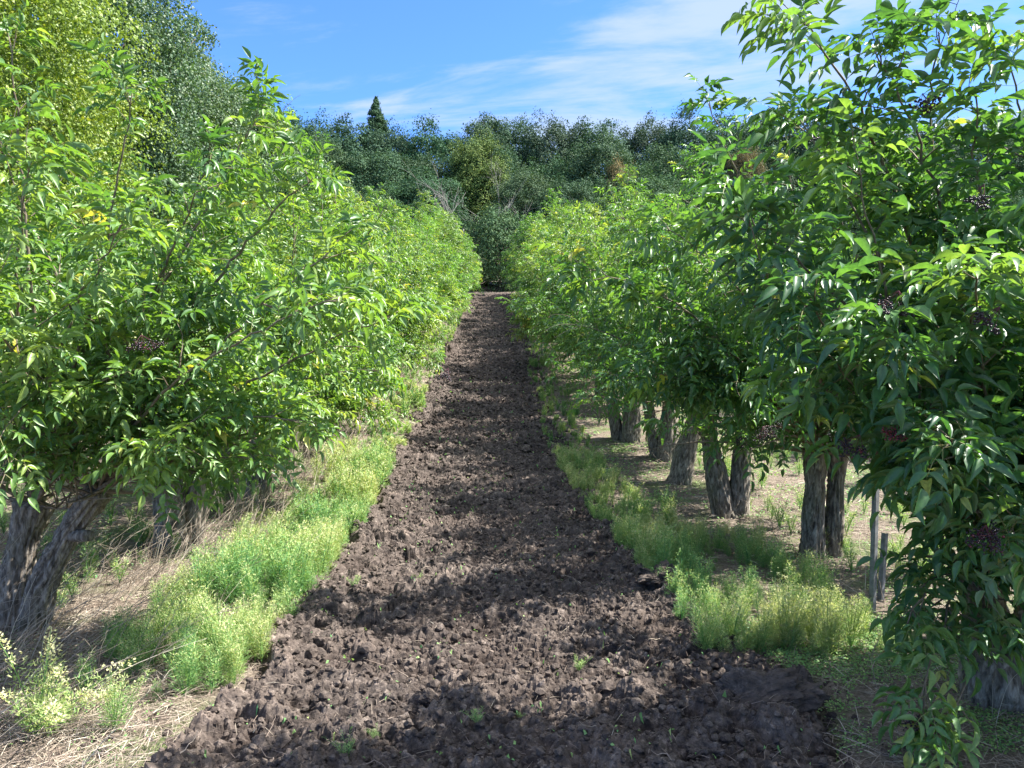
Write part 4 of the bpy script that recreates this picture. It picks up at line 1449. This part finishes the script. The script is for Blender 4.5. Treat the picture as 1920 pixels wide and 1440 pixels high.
# undergrowth closing the foot of the wood
def undergrowth(n, y0, y1, hmax, leaf, label):
    X = rng.uniform(-60, 75, n); Y = rng.uniform(y0, y1, n)
    top = hmax * (.45 + .75 * fbm(X * .35, Y * .35, 3, 501)) * (.75 + .35 * fbm(X * 1.3, Y * 1.3, 2, 502))
    u = rng.random(n) ** .6
    P = np.stack([X, Y, gz(X, Y) + top * u], -1)
    Nn = norm(rng.normal(0, .6, (n, 3)) + np.array([0, -.5, .7]))
    D = np.cross(Nn, rng.normal(size=(n, 3)))
    ln = leaf * rng.uniform(.6, 1.3, n)
    V, T, A = leaflets(LEAF_CARD, P, D, Nn, ln, ln * .6, np.clip(rng.normal(.5, .2, n) + (fbm(X * .5, Y * .5, 2, 503) - .5), 0, 1))
    g = Geo(); g.add(V, T, None, A)
    o = obj('undergrowth', g.mesh('undergrowth', M['oak'], False))
    o.color = (1.15, 1.15, 1.0, 1)
    tag(o, label, None, None, 'stuff')


undergrowth(90000, 57.5, 61.5, 2.6, .15, 'low dark undergrowth along the foot of the far wood')
undergrowth(90000, 71.5, 74, 6.5, .24, 'dark undergrowth filling the space between the trunks of the far wood')


# bare trees
def bare_tree(seed, px, yt, Y, label, spread=.5, r=.06, n=7, lean=0):
    rg = np.random.default_rng(seed)
    p = at(px, yt, Y); g0 = float(gz(0, Y)); H = p[2] - g0
    root = empty('bare_tree', (p[0], Y, g0 - .1), label, 'bare tree', 'bare trees before the far wood')
    g = Geo()
    P, R = grow_axis(rg, (0, 0, 0), (lean, 0, 1), H * .55, .3, r, r * .6, 0, .05)
    tube(g, P, R, 8, .5)
    obj('trunk', g.mesh('trunk', M['pale_bark']), root)
    g = Geo()

    def rec(p, d, ln, r, lv):
        Q, R = grow_axis(rg, p, d, ln, max(.12, ln / 8), r, r * .45, -.01, .09)
        tube(g, Q, R, 5, .5, False)
        if lv <= 0: return
        for j in range(4 if lv > 1 else 5):
            i = rg.integers(len(Q) // 3, len(Q)); td = norm(Q[min(i, len(Q) - 1)] - Q[i - 1])
            dd = norm(td + rg.normal(0, spread, 3) + np.array([0, 0, .15]))
            rec(Q[i], dd, ln * rg.uniform(.45, .7), max(.008, r * .5), lv - 1)
    for j in range(n):
        i = rg.integers(len(P) // 2, len(P)); a = rg.uniform(0, 6.28)
        rec(P[i], norm(np.array([math.cos(a) * .8, math.sin(a) * .5, 1])), H * rg.uniform(.3, .48), r * .6, 2)
    obj('branches', g.mesh('branches', M['pale_bark']), root)


bare_tree(1, 878, 315, 56.8, 'slender bare whitish tree in front of the dark middle of the far wood', .35, .075, 5, .02)
bare_tree(2, 955, 322, 58.6, 'bare grey twiggy tree right of the slender whitish one, behind the round bush', .6, .04, 6, .0)

# tall trees along the left boundary
LG = 'tall trees along the left boundary'
lt = [(-11.3, 14.5, 13.5, 4.2, 'broad yellow-green tree filling the top left corner behind the elder crowns', (2.1, 1.75, .5), 301, 'locust', .115, (.16, .30), 'leafy_tree'),
      (-13.0, 24.5, 14.8, 3.6, 'tall grey-green feathery tree right of the yellow-green one, thin lacy top against the sky', (.95, 1.0, 1.05), 302, 'locust', .15, (.14, .24), 'feathery_tree'),
      (-12.3, 29.5, 11.8, 3.1, 'grey-green feathery tree one step lower than the tallest lacy one', (1.0, 1.0, 1.0), 303, 'locust', .15, (.14, .25), 'feathery_tree'),
      (-12.0, 34.5, 10.6, 3.0, 'soft green feathery tree in the middle of the receding left boundary line', (1.05, 1.08, 1.05), 304, 'locust', .16, (.16, .28), 'feathery_tree'),
      (-11.6, 40.0, 8.8, 3.0, 'low rounded feathery tree near the far end of the left boundary line', (1.1, 1.12, 1.1), 305, 'locust', .17, (.18, .30), 'feathery_tree'),
      (-11.2, 46.0, 7.8, 2.8, 'last and lowest feathery tree of the left boundary line before the wood', (1.05, 1.1, 1.1), 306, 'locust', .18, (.18, .30), 'feathery_tree'),
      (-17.5, 20.0, 15.5, 4.4, 'dark green tree behind the yellow-green one on the left boundary', (.8, .95, .95), 307, 'locust', .18, (.18, .30), 'leafy_tree'),
      (-11.5, 8.5, 11.5, 3.8, 'yellow-green tree of the left boundary just outside the left edge of the photo', (1.7, 1.6, .6), 308, 'locust', .16, (.16, .30), 'leafy_tree')]
for (x, y, H, R, lab, c, sd_, mt, lf, rcl, nm) in lt:
    big_tree(sd_, nm, lab, 'tree', LG, (x, y, float(gz(x, y)) - .1), H, R, .6, 90, 200000 if sd_ == 301 else 120000, lf * .72, mt, 'round', .22, r_cl=rcl, droop=.5, nl=26, color=c, tilt=.8)
print('done', time.time() - T0, 'objects', len(bpy.data.objects))
